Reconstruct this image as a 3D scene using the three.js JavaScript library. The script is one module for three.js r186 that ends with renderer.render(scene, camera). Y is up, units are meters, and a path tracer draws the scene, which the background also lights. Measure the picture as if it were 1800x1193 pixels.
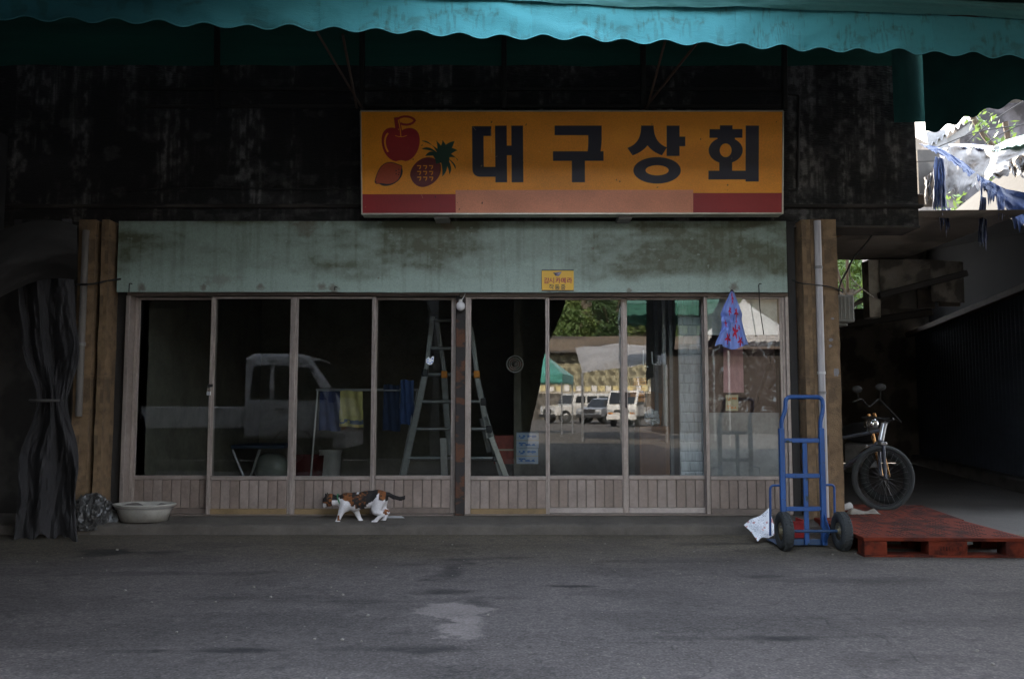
import * as THREE from 'three';
import { RoundedBoxGeometry } from 'three/addons/geometries/RoundedBoxGeometry.js';
import { mergeGeometries, mergeVertices, toCreasedNormals } from 'three/addons/utils/BufferGeometryUtils.js';
import { MarchingCubes } from 'three/addons/objects/MarchingCubes.js';

// ---------------------------------------------------------------- camera, sky, sun, exposure
const scene = new THREE.Scene();
const EYE = new THREE.Vector3(0, 1.08, 7.5), PITCH = 0.0788, F = 1500;
const camera = new THREE.PerspectiveCamera(2 * Math.atan(596.5 / F) * 180 / Math.PI, 1800 / 1193, 0.05, 800);
camera.position.copy(EYE);
camera.rotation.set(PITCH, 0, 0);
scene.add(camera);

const SUN = new THREE.Vector3(-0.1, 0.62, -0.78).normalize();
// hazy spring sky: pale at the horizon, faintly blue overhead, brighter round the sun
{
  const W = 512, H = 256, d = new Float32Array(W * H * 4);
  for (let j = 0; j < H; j++) for (let i = 0; i < W; i++) {
    const el = ((j + 0.5) / H - 0.5) * Math.PI, az = ((i + 0.5) / W - 0.5) * 2 * Math.PI, y = Math.sin(el), k = (j * W + i) * 4;
    const c = Math.max(0, Math.cos(az) * Math.cos(el) * SUN.x + y * SUN.y + Math.sin(az) * Math.cos(el) * SUN.z), glow = 0.9 * Math.pow(c, 14) + 0.35 * Math.pow(c, 3), t = Math.pow(Math.max(0, y), 0.55);
    const col = y > 0 ? [1.0 - 0.56 * t, 1.0 - 0.44 * t, 1.0 - 0.24 * t] : [0.3, 0.28, 0.26];
    for (let q = 0; q < 3; q++) d[k + q] = 0.55 * (col[q] + (y > 0 ? glow * [1, 0.95, 0.86][q] : 0)); d[k + 3] = 1;
  }
  const t = new THREE.DataTexture(d, W, H, THREE.RGBAFormat, THREE.FloatType); t.mapping = THREE.EquirectangularReflectionMapping; t.magFilter = THREE.LinearFilter; t.needsUpdate = true;
  scene.background = t; scene.environment = t;
}
scene.environmentIntensity = 1.0; scene.backgroundIntensity = 1.0;
const sun = new THREE.DirectionalLight(0xfff1dc, 2.4);
sun.position.copy(SUN).multiplyScalar(80);
sun.target.position.set(0, 0, 10);
sun.castShadow = true;
sun.shadow.mapSize.set(4096, 4096);
Object.assign(sun.shadow.camera, { left: -60, right: 60, top: 60, bottom: -60, near: 1, far: 260 });
scene.add(sun, sun.target);
const renderer = new THREE.WebGLRenderer({ antialias: true });
renderer.setSize(1024, 678);
renderer.shadowMap.enabled = true;
renderer.toneMapping = THREE.LinearToneMapping;
renderer.toneMappingExposure = 15.5;

// ---------------------------------------------------------------- helpers
function rngOf(a) { return () => { a = (a + 0x6d2b79f5) | 0; let t = Math.imul(a ^ (a >>> 15), 1 | a); t = (t + Math.imul(t ^ (t >>> 7), 61 | t)) ^ t; return ((t ^ (t >>> 14)) >>> 0) / 4294967296; }; }
const rnd = rngOf(77);
const V = (x, y, z) => new THREE.Vector3(x, y, z);
const cp = Math.cos(PITCH), sp = Math.sin(PITCH);
function ray(px, py) { const u = (px - 900) / F, v = (596.5 - py) / F; return V(u, v * cp + sp, v * sp - cp); }
function at(px, py, z) { const d = ray(px, py); return EYE.clone().addScaledVector(d, (z - EYE.z) / d.z); }      // photograph pixel -> point at depth z
function atY(px, py, y) { const d = ray(px, py); return EYE.clone().addScaledVector(d, (y - EYE.y) / d.y); }     // photograph pixel -> point at height y
const lerp = (a, b, t) => a + (b - a) * t, clamp = (x, a = 0, b = 1) => Math.min(b, Math.max(a, x));
const sstep = (a, b, x) => { const t = clamp((x - a) / (b - a)); return t * t * (3 - 2 * t); };
function hash2(ix, iy, s) { let h = Math.imul(ix, 374761393) ^ Math.imul(iy, 668265263) ^ Math.imul(s, 1442695041); h = Math.imul(h ^ (h >>> 13), 1274126177); return ((h ^ (h >>> 16)) >>> 0) / 4294967296; }
function vnoise(x, y, s = 1, per = 0) {
  let ix = Math.floor(x), iy = Math.floor(y); const fx = x - ix, fy = y - iy, u = fx * fx * (3 - 2 * fx), w = fy * fy * (3 - 2 * fy);
  const m = (k) => (per ? ((k % per) + per) % per : k);
  const a = hash2(m(ix), m(iy), s), b = hash2(m(ix + 1), m(iy), s), c = hash2(m(ix), m(iy + 1), s), d = hash2(m(ix + 1), m(iy + 1), s);
  return lerp(lerp(a, b, u), lerp(c, d, u), w);
}
function fbm(x, y, s = 1, oct = 4, per = 0) { let f = 0, a = 0.5, n = 0, p = per; for (let i = 0; i < oct; i++) { f += a * vnoise(x, y, s + i * 13, p); n += a; a *= 0.5; x *= 2; y *= 2; p *= 2; } return f / n; }
const enc = (c) => { c = clamp(c); return Math.round(255 * (c <= 0.0031308 ? 12.92 * c : 1.055 * Math.pow(c, 1 / 2.4) - 0.055)); };
function tex(w, h, fn, { srgb = true, repeat = true } = {}) {       // fn(u, v) -> linear [r, g, b] or a number
  const a = new Uint8Array(w * h * 4);
  for (let j = 0; j < h; j++) for (let i = 0; i < w; i++) {
    const c = fn((i + 0.5) / w, (j + 0.5) / h), k = (j * w + i) * 4;
    if (typeof c === 'number') a[k] = a[k + 1] = a[k + 2] = srgb ? enc(c) : clamp(c) * 255;
    else for (let q = 0; q < 3; q++) a[k + q] = srgb ? enc(c[q]) : clamp(c[q]) * 255;
    a[k + 3] = 255;
  }
  const t = new THREE.DataTexture(a, w, h);
  t.magFilter = THREE.LinearFilter; t.minFilter = THREE.LinearMipmapLinearFilter; t.generateMipmaps = true;
  if (repeat) t.wrapS = t.wrapT = THREE.RepeatWrapping;
  if (srgb) t.colorSpace = THREE.SRGBColorSpace;
  t.needsUpdate = true;
  return t;
}
const used = new Map();
function numbered(n) { const k = used.get(n) ?? 0; used.set(n, k + 1); return k ? `${n}_${String(k).padStart(3, '0')}` : n; }
function shade(o) { o.castShadow = o.receiveShadow = true; return o; }
const things = [];
function thing(name, label, category, group) {
  const o = new THREE.Group(); o.name = numbered(name); o.userData = { label, category };
  if (group) o.userData.group = group;
  scene.add(o); things.push(o); return o;
}
function part(parent, name, geos, material, extra) {
  const g = Array.isArray(geos) ? merge(geos) : geos, m = shade(new THREE.Mesh(g, material)); m.name = name;
  if (extra) Object.assign(m.userData, extra);
  parent.add(m); return m;
}
function solo(name, label, category, geos, material, group) {
  const g = Array.isArray(geos) ? merge(geos) : geos;
  g.computeBoundingBox(); const b = g.boundingBox, c = V((b.min.x + b.max.x) / 2, b.min.y, (b.min.z + b.max.z) / 2); g.translate(-c.x, -c.y, -c.z);
  const m = shade(new THREE.Mesh(g, material)); m.name = numbered(name); m.position.copy(c); m.userData = { label, category };
  if (group) m.userData.group = group;
  scene.add(m); return m;
}
function structure(name, geos, material, extra) { const m = shade(new THREE.Mesh(Array.isArray(geos) ? merge(geos) : geos, material)); m.name = name; m.userData = { kind: 'structure', ...extra }; scene.add(m); return m; }
function settle(o) {                                                   // move a thing's origin to its base, its parts stay where they are
  const b = new THREE.Box3().setFromObject(o), c = V((b.min.x + b.max.x) / 2, b.min.y, (b.min.z + b.max.z) / 2);
  o.position.add(c); for (const k of o.children) k.position.sub(c);
}
function clean(g) { g = g.index ? g.toNonIndexed() : g; for (const n of Object.keys(g.attributes)) if (!['position', 'normal', 'uv', 'color'].includes(n)) g.deleteAttribute(n); return g; }
function merge(list) { list = list.map(clean); if (list.some((g) => g.attributes.color) && !list.every((g) => g.attributes.color)) list.forEach((g) => g.deleteAttribute('color')); return list.length > 1 ? mergeGeometries(list) : list[0]; }
function boxUV(g, s = 1, ox = 0, oy = 0) {                               // uv in metres by the way each face points
  g = clean(g); const p = g.attributes.position, n = g.attributes.normal, uv = new Float32Array(p.count * 2);
  for (let i = 0; i < p.count; i += 3) {
    const nx = Math.abs(n.getX(i) + n.getX(i + 1) + n.getX(i + 2)), ny = Math.abs(n.getY(i) + n.getY(i + 1) + n.getY(i + 2)), nz = Math.abs(n.getZ(i) + n.getZ(i + 1) + n.getZ(i + 2));
    for (let k = i; k < i + 3; k++) {
      const x = p.getX(k), y = p.getY(k), z = p.getZ(k);
      const [a, b] = nz >= nx && nz >= ny ? [x, y] : nx >= ny ? [z, y] : [x, z];
      uv[k * 2] = a / s + ox; uv[k * 2 + 1] = b / s + oy;
    }
  }
  g.setAttribute('uv', new THREE.BufferAttribute(uv, 2)); return g;
}
function box(x0, x1, y0, y1, z0, z1, r = 0, s = 1) {
  const w = Math.abs(x1 - x0), h = Math.abs(y1 - y0), d = Math.abs(z1 - z0); r = Math.min(r, w / 2.2, h / 2.2, d / 2.2);
  const g = r > 0 ? new RoundedBoxGeometry(w, h, d, 1, r) : new THREE.BoxGeometry(w, h, d);
  g.translate((x0 + x1) / 2, (y0 + y1) / 2, (z0 + z1) / 2); return boxUV(g, s, rnd(), rnd());
}
function tube(pts, r, seg = 0, rad = 8, closed = false, tension = 0.5) {
  const c = pts.isCurve ? pts : pts.length === 2 ? new THREE.LineCurve3(pts[0], pts[1]) : new THREE.CatmullRomCurve3(pts, closed, 'catmullrom', tension);
  return clean(new THREE.TubeGeometry(c, seg || (pts.length === 2 ? 1 : pts.length * 6), r, rad, closed));
}
function rod(a, b, r, rad = 8) {                                        // closed cylinder between two points
  const d = b.clone().sub(a), g = new THREE.CylinderGeometry(r, r, d.length(), rad);
  g.applyQuaternion(new THREE.Quaternion().setFromUnitVectors(V(0, 1, 0), d.clone().normalize())); g.translate((a.x + b.x) / 2, (a.y + b.y) / 2, (a.z + b.z) / 2); return clean(g);
}
function bar(a, b, w, t, up = V(0, 0, 1)) {                              // rectangular bar between two points; w across, t along 'up'
  const d = b.clone().sub(a), L = d.length(), y = d.clone().normalize(), x = y.clone().cross(up).normalize(), z = x.clone().cross(y);
  const g = boxUV(new RoundedBoxGeometry(w, L, t, 1, Math.min(w, t) * 0.18), 1, rnd(), rnd());
  g.applyMatrix4(new THREE.Matrix4().makeBasis(x, y, z)); g.translate((a.x + b.x) / 2, (a.y + b.y) / 2, (a.z + b.z) / 2); return g;
}
function fillet(pts, r) {                                               // path with rounded corners
  const c = new THREE.CurvePath();
  let prev = pts[0];
  for (let i = 1; i < pts.length; i++) {
    if (i === pts.length - 1) { c.add(new THREE.LineCurve3(prev, pts[i])); break; }
    const a = pts[i].clone().add(pts[i - 1].clone().sub(pts[i]).setLength(r)), b = pts[i].clone().add(pts[i + 1].clone().sub(pts[i]).setLength(r));
    c.add(new THREE.LineCurve3(prev, a)); c.add(new THREE.QuadraticBezierCurve3(a, pts[i], b)); prev = b;
  }
  return c;
}
function bent(pts, r, fr, seg = 60, rad = 8) { return clean(new THREE.TubeGeometry(fillet(pts, fr), seg, r, rad, false)); }
function sheet(nu, nv, fn) {                                            // grid surface fn(u, v) -> Vector3, uv kept 0..1
  const p = [], uv = [], ix = [];
  for (let j = 0; j <= nv; j++) for (let i = 0; i <= nu; i++) { const q = fn(i / nu, j / nv); p.push(q.x, q.y, q.z); uv.push(i / nu, j / nv); }
  for (let j = 0; j < nv; j++) for (let i = 0; i < nu; i++) { const a = j * (nu + 1) + i, b = a + 1, c = a + nu + 1, d = c + 1; ix.push(a, b, d, a, d, c); }
  const g = new THREE.BufferGeometry(); g.setAttribute('position', new THREE.Float32BufferAttribute(p, 3)); g.setAttribute('uv', new THREE.Float32BufferAttribute(uv, 2)); g.setIndex(ix); g.computeVertexNormals();
  return clean(g);
}
function prism(pts, depth, bevel = 0.01) {                              // outline in x, y pulled along z, centred on z = 0
  const s = new THREE.Shape(pts.map(([x, y]) => new THREE.Vector2(x, y)));
  const g = new THREE.ExtrudeGeometry(s, { depth: depth - 2 * bevel, bevelEnabled: bevel > 0, bevelThickness: bevel, bevelSize: bevel, bevelOffset: -bevel, bevelSegments: 2, curveSegments: 10 });
  g.translate(0, 0, -depth / 2 + bevel); return clean(g);
}
function lathe(pts, seg = 32) { return clean(new THREE.LatheGeometry(pts.map(([r, y]) => new THREE.Vector2(r, y)), seg)); }
function move(g, x, y, z, ry = 0, rx = 0, rz = 0) { g.applyMatrix4(new THREE.Matrix4().makeRotationFromEuler(new THREE.Euler(rx, ry, rz, 'YXZ'))); g.translate(x, y, z); return g; }

// ---------------------------------------------------------------- textures and materials
const grime = tex(512, 512, (u, v) => { const a = fbm(u * 6, v * 6, 3, 5, 6), b = fbm(u * 40, v * 40, 9, 3, 40), c = hash2(u * 512 | 0, v * 512 | 0, 5); const k = 0.55 + 0.42 * a + 0.22 * (b - 0.5) + 0.16 * (c - 0.5); return [k, k * 0.985, k * 0.96]; });
const fine = tex(512, 512, (u, v) => 0.5 * fbm(u * 24, v * 24, 4, 4, 24) + 0.5 * hash2(u * 512 | 0, v * 512 | 0, 8), { srgb: false });
const roughMap = tex(256, 256, (u, v) => { const a = fbm(u * 8, v * 8, 31, 5, 8); return [a, 0.55 + 0.45 * a, a]; }, { srgb: false });
const weave = tex(512, 512, (u, v) => { const a = fbm(u * 5, v * 5, 14, 5, 5), s = Math.sin(u * Math.PI * 256) * Math.sin(v * Math.PI * 256), c = hash2(u * 512 | 0, v * 512 | 0, 12); const k = 0.72 + 0.26 * (a - 0.5) * 2 + 0.05 * s + 0.14 * (c - 0.5); return [k, k, k]; });
// worn paint: chips down to rust, scratches, dust; dirty plastic: dark smears and pale scuffs
const worn = tex(512, 512, (u, v) => { const a = fbm(u * 14, v * 14, 311, 5, 14), f = fbm(u * 60, v * 60, 312, 3, 60), sc = fbm(u * 90, v * 8, 313, 3), d = fbm(u * 5, v * 5, 314, 4, 5); const chip = sstep(0.66, 0.7, a * 0.8 + f * 0.2), k = 0.75 + 0.4 * (d - 0.5) + 0.12 * (f - 0.5); let c = [k + 0.25 * sstep(0.72, 0.78, sc), k + 0.1 * sstep(0.72, 0.78, sc), k]; const r = [1.0, 0.32, 0.08]; return c.map((q, i) => lerp(q, r[i] * 0.9, chip)); });
const scuff = tex(512, 512, (u, v) => { const a = fbm(u * 6, v * 6, 321, 6, 6), f = fbm(u * 40, v * 40, 322, 4, 40), s1 = fbm(u * 12, v * 120, 323, 3), s2 = fbm(u * 120, v * 12, 324, 3); const dirt = sstep(0.42, 0.66, a + 0.25 * (f - 0.5)), sc = 0.5 * Math.max(sstep(0.68, 0.76, s1), sstep(0.7, 0.78, s2)), k = 0.95 + 0.3 * (f - 0.5); return [lerp(k, 0.36, dirt) + sc * 0.2, lerp(k, 0.5, dirt) + sc * 0.9, lerp(k, 0.7, dirt) + sc]; });
function M(r, g, b, o = {}) {
  const { rough = 0.7, metal = 0, map = grime, bump = 0, phys = {}, side, emissive } = o;
  const m = new THREE.MeshPhysicalMaterial({ roughness: rough, metalness: metal, ...phys });
  m.color.setRGB(r, g, b);
  if (map) m.map = map;
  if (bump) { m.bumpMap = o.bumpMap ?? fine; m.bumpScale = bump; }
  if (o.roughMap) m.roughnessMap = roughMap;
  m.side = side ?? THREE.DoubleSide;
  return m;
}
const cloth = (r, g, b, o = {}) => M(r, g, b, { rough: 0.95, map: weave, bump: 0.002, phys: { transmission: o.through ?? 0, thickness: 0 }, ...o });

// the street near the shop: its own stains, repair patch and wheel marks
const SX0 = -6.5, SX1 = 6.5, SZ0 = 0.42, SZ1 = 6.92;
const stains = [];
for (const [px, py, rx, rz, k] of [[880, 986, 0.36, 0.09, -0.5], [800, 1005, 0.17, 0.3, -0.55], [780, 1038, 0.3, 0.09, -0.5], [850, 1062, 0.12, 0.1, -0.4], [735, 995, 0.2, 0.06, -0.45], [1000, 1031, 0.14, 0.035, -0.6], [760, 965, 0.4, 0.08, -0.35], [1345, 1015, 0.2, 0.07, -0.5], [1260, 962, 0.3, 0.05, -0.4], [1240, 1122, 0.5, 0.04, -0.3], [1100, 1128, 0.4, 0.03, -0.3], [1350, 1120, 0.35, 0.04, -0.42], [1450, 1118, 0.3, 0.04, -0.42], [770, 1135, 0.22, 0.1, -0.42], [560, 1140, 0.7, 0.05, -0.34], [400, 1143, 0.4, 0.03, -0.4], [330, 1010, 0.7, 0.06, -0.34], [500, 1050, 0.5, 0.05, -0.28], [650, 1055, 0.45, 0.06, -0.35], [900, 1050, 0.3, 0.05, -0.3], [1150, 990, 0.6, 0.07, -0.2], [160, 975, 0.5, 0.14, -0.65], [1500, 1020, 0.7, 0.1, -0.28]]) {
  const p = atY(px, py, 0.01); stains.push([p.x, p.z, rx, rz, k]);
}
const patchA = atY(800, 1075, 0), patchB = atY(812, 1108, 0);
const streetMap = tex(2048, 1024, (u, v) => {
  const x = lerp(SX0, SX1, u), z = lerp(SZ0, SZ1, v);
  const big = fbm(x * 0.9, z * 1.6, 41, 5), mid = fbm(x * 7, z * 9, 42, 4), gr = vnoise(x * 120, z * 120, 43), g2 = hash2(u * 2048 | 0, v * 1024 | 0, 44);
  let k = 0.098 * (0.62 + 0.55 * big + 0.3 * (mid - 0.5) + 0.6 * (gr - 0.5) + 0.85 * (g2 - 0.5) * (0.4 + gr));
  for (const [sx, sz, rx, rz, a] of stains) {
    const dx = (x - sx) / rx, dz = (z - sz) / rz, d = Math.hypot(dx, dz) + 2.6 * (fbm(x * 4 + sx, z * 8, 45, 5) - 0.5);
    if (d < 1.2) k *= 1 + 1.1 * a * sstep(1.2, 0.3, d) * (0.55 + 0.9 * mid);
  }
  k *= 1 - 0.22 * sstep(0.52, 0.64, fbm(x * 1.3 + 7, z * 3.2, 46, 5));
  if (g2 > 0.994) k += 0.12 * hash2(u * 2048 | 0, v * 1024 | 0, 4);
  const ck = Math.abs(fbm(x * 1.1 + 3.7, z * 1.6 + 1.3, 48, 5) - 0.5) + Math.max(0, 0.02 - 0.05 * vnoise(x * 0.8, z * 0.8, 49));
  k *= 1 - 0.45 * sstep(0.006, 0.0015, ck);                                            // hairline cracks
  k *= 1 - 0.3 * sstep(0.55, 0.75, vnoise(x * 26, z * 26, 53)) * sstep(0.45, 0.7, mid);
  let warm = 0.9;
  {
    const wv = fbm(x * 6, z * 7, 47, 5) - 0.5, e = (q, ox, oz, rx, rz) => Math.hypot((x - q.x - ox) / rx, (z - q.z - oz) / rz);
    const d = Math.min(e(patchA, -0.02, 0.02, 0.2, 0.2), e(patchB, 0, 0, 0.15, 0.22), e(patchA, 0.05, 0.16, 0.12, 0.2)) + 1.5 * wv + 0.5 * (fbm(x * 22, z * 22, 54, 3) - 0.5);
    if (d < 1) { k = lerp(k, 0.165 + 0.09 * (mid - 0.5) + 0.09 * (g2 - 0.5), 0.85 * sstep(1.0, 0.7, d)); warm = 0.98; }
  }
  const br = sstep(2.2, 0.4, z + 1.6 * (big - 0.5)); return [k * lerp(1.1, 1.16, br), k * lerp(0.92, 0.93, br), k * lerp(0.83, 0.62, br)];
}, { repeat: false });
const streetBump = tex(1024, 512, (u, v) => 0.6 * fbm(u * 180, v * 90, 51, 3) + 0.4 * hash2(u * 1024 | 0, v * 512 | 0, 52), { srgb: false, repeat: false });
const groundMap = tex(512, 512, (u, v) => { const a = fbm(u * 6, v * 6, 61, 5, 6), g2 = hash2(u * 512 | 0, v * 512 | 0, 62); const k = 0.5 + 0.4 * a + 0.3 * (g2 - 0.5); return [k, k * 0.95, k * 0.9]; });

// mouldy concrete of the upper wall, 9 m by 1.7 m
const WX0 = -6.2, WX1 = 3.62, WY0 = 2.68, WY1 = 4.5;
const mouldMap = tex(2048, 512, (u, v) => {
  const x = lerp(WX0, WX1, u), y = lerp(WY0, WY1, v);
  const big = fbm(x * 1.1, y * 1.5, 73, 5), cl = fbm(x * 3.2 + 1.2 * big, y * 3.6, 74, 6), run = fbm(x * 7, y * 0.55, 71, 5), fr = fbm(x * 22, y * 16, 72, 4), gr = hash2(u * 2048 | 0, v * 512 | 0, 75);
  const right = sstep(2.2, 3.2, x);
  const smear = fbm(x * 40, y * 2.4, 79, 4), pat = 0.5 * cl + 0.28 * big + 0.22 * fr;
  let w = 0.55 * sstep(0.42, 0.68, pat) * sstep(0.3, 0.7, run) + 0.5 * sstep(0.48, 0.74, run + 0.3 * (smear - 0.5)) * sstep(0.36, 0.62, pat) + 0.3 * right * sstep(0.3, 0.66, pat);
  w *= 0.3 + 1.0 * sstep(0.3, 0.7, fr) * sstep(0.25, 0.6, smear);
  const chip = sstep(0.6, 0.72, fbm(x * 5 + 11, y * 8, 76, 6));
  const bandY = y - WY0 - 0.2, scr = sstep(0.5, 0.62, fbm(x * 5 + 2, y * 14, 89, 5)) * sstep(0.42, 0.6, fbm(x * 1.4, y * 2, 70, 3));
  w = clamp(w + 0.35 * chip * fr + 0.6 * scr * fr * sstep(0.16, 0.05, Math.abs(bandY)));
  const k = lerp(0.014, 0.16, w) * (0.7 + 0.6 * gr), warm = fbm(x * 0.8 + 4, y * 0.9, 78, 3);
  return [k, k * lerp(0.98, 0.88, warm), k * lerp(0.98, 0.76, warm)];
}, { repeat: false });
// pale green sheet metal, stained
const panelMap = tex(2048, 256, (u, v) => {
  const x = u * 5.9, y = v * 0.63, gr = hash2(u * 2048 | 0, v * 256 | 0, 84);
  const warp = fbm(x * 1.6, y * 4, 80, 3), cloud = fbm(x * 1.3 + warp, y * 4.2, 81, 6), run = fbm(x * 30, y * 1.6, 82, 4), sc = fbm(x * 14, y * 22, 83, 5), fn2 = fbm(x * 60, y * 60, 88, 3);
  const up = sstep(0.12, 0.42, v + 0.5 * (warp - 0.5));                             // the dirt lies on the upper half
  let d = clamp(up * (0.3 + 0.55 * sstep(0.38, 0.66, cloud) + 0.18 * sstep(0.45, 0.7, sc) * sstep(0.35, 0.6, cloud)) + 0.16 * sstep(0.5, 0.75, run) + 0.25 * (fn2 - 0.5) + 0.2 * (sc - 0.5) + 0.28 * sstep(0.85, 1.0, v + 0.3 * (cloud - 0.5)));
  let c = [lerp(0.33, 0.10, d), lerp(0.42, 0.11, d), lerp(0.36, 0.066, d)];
  const chip = sstep(0.74, 0.80, fbm(x * 17 + 9, y * 21, 86, 6)) * sc; c = c.map((q, i) => lerp(q, [0.34, 0.43, 0.37][i], chip * 0.6));
  const spots = [[0.035, 0.06, 0.02, 0.8], [0.13, 0.06, 0.012, 1], [0.155, 0.16, 0.075, 0.25], [0.215, 0.06, 0.015, 0.8], [0.305, 0.07, 0.016, 1], [0.325, 0.05, 0.02, 1], [0.92, 0.1, 0.02, 0.8], [0.645, 0.03, 0.01, 1], [0.765, 0.03, 0.01, 1], [0.39, 0.2, 0.005, 1], [0.71, 0.62, 0.006, 1], [0.28, 0.96, 0.05, 0.5], [0.49, 0.97, 0.03, 0.5]];
  for (const [su, sv, r, a] of spots) { const q = Math.hypot(u - su, (v - sv) * 0.107 * (a < 0.3 ? 3.5 : 1)) + 0.6 * r * (fbm(x * 30, y * 30, 87, 3) - 0.5); const k = sstep(r * 0.5, r * 0.12, q); c = c.map((z, i) => lerp(z, [0.10, 0.045, 0.02][i], k * 0.6 * Math.min(1, a + 0.3))); }
  const g = 0.8 + 0.4 * gr; return c.map((q) => q * g);
}, { repeat: false });
const pillarMap = tex(512, 1024, (u, v) => {
  const wp = fbm(u * 6, v * 6, 90, 4), a = fbm(u * 9 + 2 * wp, v * 16 + wp, 91, 5), b = fbm(u * 30, v * 9, 92, 4), g = hash2(u * 512 | 0, v * 1024 | 0, 93), dk = sstep(0.48, 0.7, fbm(u * 7 + 3 * wp, v * 9 + 2 * a, 94, 6));
  let c = [0.27, 0.175, 0.095].map((q) => q * (0.5 + 0.65 * a + 0.35 * (b - 0.5) + 0.4 * (g - 0.5)));
  return c.map((q, i) => lerp(q, [0.07, 0.052, 0.036][i] * (0.7 + 0.6 * g), dk * 0.5));
});
const concreteMap = tex(512, 512, (u, v) => { const a = fbm(u * 4, v * 4, 95, 6, 4), b = fbm(u * 20, v * 20, 97, 3, 20), g = hash2(u * 512 | 0, v * 512 | 0, 96), d = sstep(0.46, 0.66, fbm(u * 3 + 2, v * 3, 98, 5, 3)); const k = (0.6 + 0.5 * a + 0.2 * (b - 0.5) + 0.3 * (g - 0.5)) * lerp(1, 0.42, d); return [k, k * 0.96, k * 0.9]; });
const rust = tex(256, 512, (u, v) => { const a = fbm(u * 6, v * 12, 101, 5), k = sstep(0.5, 0.62, a); return [lerp(0.03, 0.11, k), lerp(0.026, 0.045, k), lerp(0.024, 0.022, k)].map((q) => q * (0.7 + 0.6 * hash2(u * 256 | 0, v * 512 | 0, 2))); });

const m = {
  alu: M(0.46, 0.39, 0.35, { rough: 0.5, metal: 0.35, bump: 0.0004 }), aluDark: M(0.25, 0.2, 0.17, { rough: 0.5, metal: 0.3 }),
  board: M(0.36, 0.285, 0.245, { rough: 0.55, metal: 0.15, bump: 0.0004 }), board2: M(0.40, 0.325, 0.285, { rough: 0.55, metal: 0.15, bump: 0.0004 }), board3: M(0.32, 0.25, 0.21, { rough: 0.55, metal: 0.15, bump: 0.0004 }),
  baseStrip: M(0.32, 0.22, 0.11, { rough: 0.7 }), basePale: M(0.5, 0.43, 0.39, { rough: 0.6 }),
  black: M(0.035, 0.032, 0.03, { rough: 0.8 }), post: M(1, 1, 1, { map: rust, rough: 0.8 }), iron: M(0.035, 0.032, 0.03, { rough: 0.6, metal: 0.2 }), rustBar: M(0.10, 0.07, 0.055, { rough: 0.8 }),
  steel: M(0.62, 0.63, 0.64, { rough: 0.32, metal: 0.85 }), chrome: M(0.75, 0.74, 0.72, { rough: 0.15, metal: 1 }), bronze: M(0.8, 0.45, 0.2, { rough: 0.22, metal: 1 }),
  concrete: M(0.26, 0.24, 0.21, { map: concreteMap, rough: 0.92, bump: 0.004 }), kerb: M(0.135, 0.118, 0.10, { rough: 0.95, bump: 0.006 }), plaster: M(0.5, 0.47, 0.42, { map: concreteMap, rough: 0.92, bump: 0.003 }),
  white: M(0.78, 0.77, 0.76, { rough: 0.55 }), pvc: M(0.55, 0.52, 0.53, { rough: 0.45 }), rubber: M(0.045, 0.05, 0.052, { rough: 0.85, bump: 0.001 }), grey: M(0.28, 0.27, 0.26, { rough: 0.7 }),
  blue: M(0.012, 0.08, 0.28, { rough: 0.5, bump: 0.0008, map: worn }), blueDark: M(0.018, 0.06, 0.15, { rough: 0.5 }), hub: M(0.42, 0.36, 0.22, { rough: 0.5, metal: 0.3 }),
  pallet: M(0.15, 0.028, 0.014, { rough: 0.9, bump: 0.002, map: scuff, phys: { specularIntensity: 0.25 } }), palletDark: M(0.14, 0.027, 0.014, { rough: 0.9, bump: 0.002, map: scuff, phys: { specularIntensity: 0.25 } }),
  paper: M(0.82, 0.83, 0.86, { rough: 0.85 }), yellow: M(0.75, 0.42, 0.02, { rough: 0.6 }), red: M(0.5, 0.03, 0.03, { rough: 0.5 }), orange: M(0.8, 0.28, 0.02, { rough: 0.5 }),
  tarpDark: cloth(0.05, 0.05, 0.052), tarpBlack: cloth(0.035, 0.035, 0.037), tarpGreen: cloth(0.05, 0.2, 0.15, { through: 0.2 }), tarpBlue: cloth(0.05, 0.085, 0.23, { through: 0.35 }), tarpBeige: cloth(0.105, 0.08, 0.06, { through: 0.25 }), tarpWhite: cloth(0.15, 0.145, 0.15, { through: 0.25 }), tarpGrey: cloth(0.42, 0.4, 0.39, { through: 0.15 }), tarpTeal: cloth(0.12, 0.5, 0.42, { through: 0.3 }),
  carWhite: M(0.8, 0.8, 0.79, { rough: 0.35, phys: { clearcoat: 1, clearcoatRoughness: 0.08 } }), carSilver: M(0.33, 0.34, 0.36, { rough: 0.35, metal: 0.6, phys: { clearcoat: 1, clearcoatRoughness: 0.08 } }), carGlass: M(0.02, 0.022, 0.025, { rough: 0.06, map: null }),
  lampRed: M(0.5, 0.02, 0.015, { rough: 0.25 }), lampClear: M(0.7, 0.72, 0.74, { rough: 0.15, metal: 0.4 }), trim: M(0.03, 0.03, 0.032, { rough: 0.6 }),
  bark: M(0.12, 0.09, 0.065, { rough: 0.95, bump: 0.01 }), soil: M(0.11, 0.085, 0.05, { map: groundMap, rough: 1 }),
};
m.glass = new THREE.MeshPhysicalMaterial({ roughness: 0.0, transmission: 1, thickness: 0, ior: 1.65, side: THREE.DoubleSide }); m.glass.color.setRGB(0.8, 0.84, 0.82);
const leafMat = (r, g, b) => { const l = new THREE.MeshPhysicalMaterial({ roughness: 0.8, transmission: 0.4, thickness: 0, side: THREE.DoubleSide }); l.color.setRGB(r, g, b); return l; };

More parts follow.
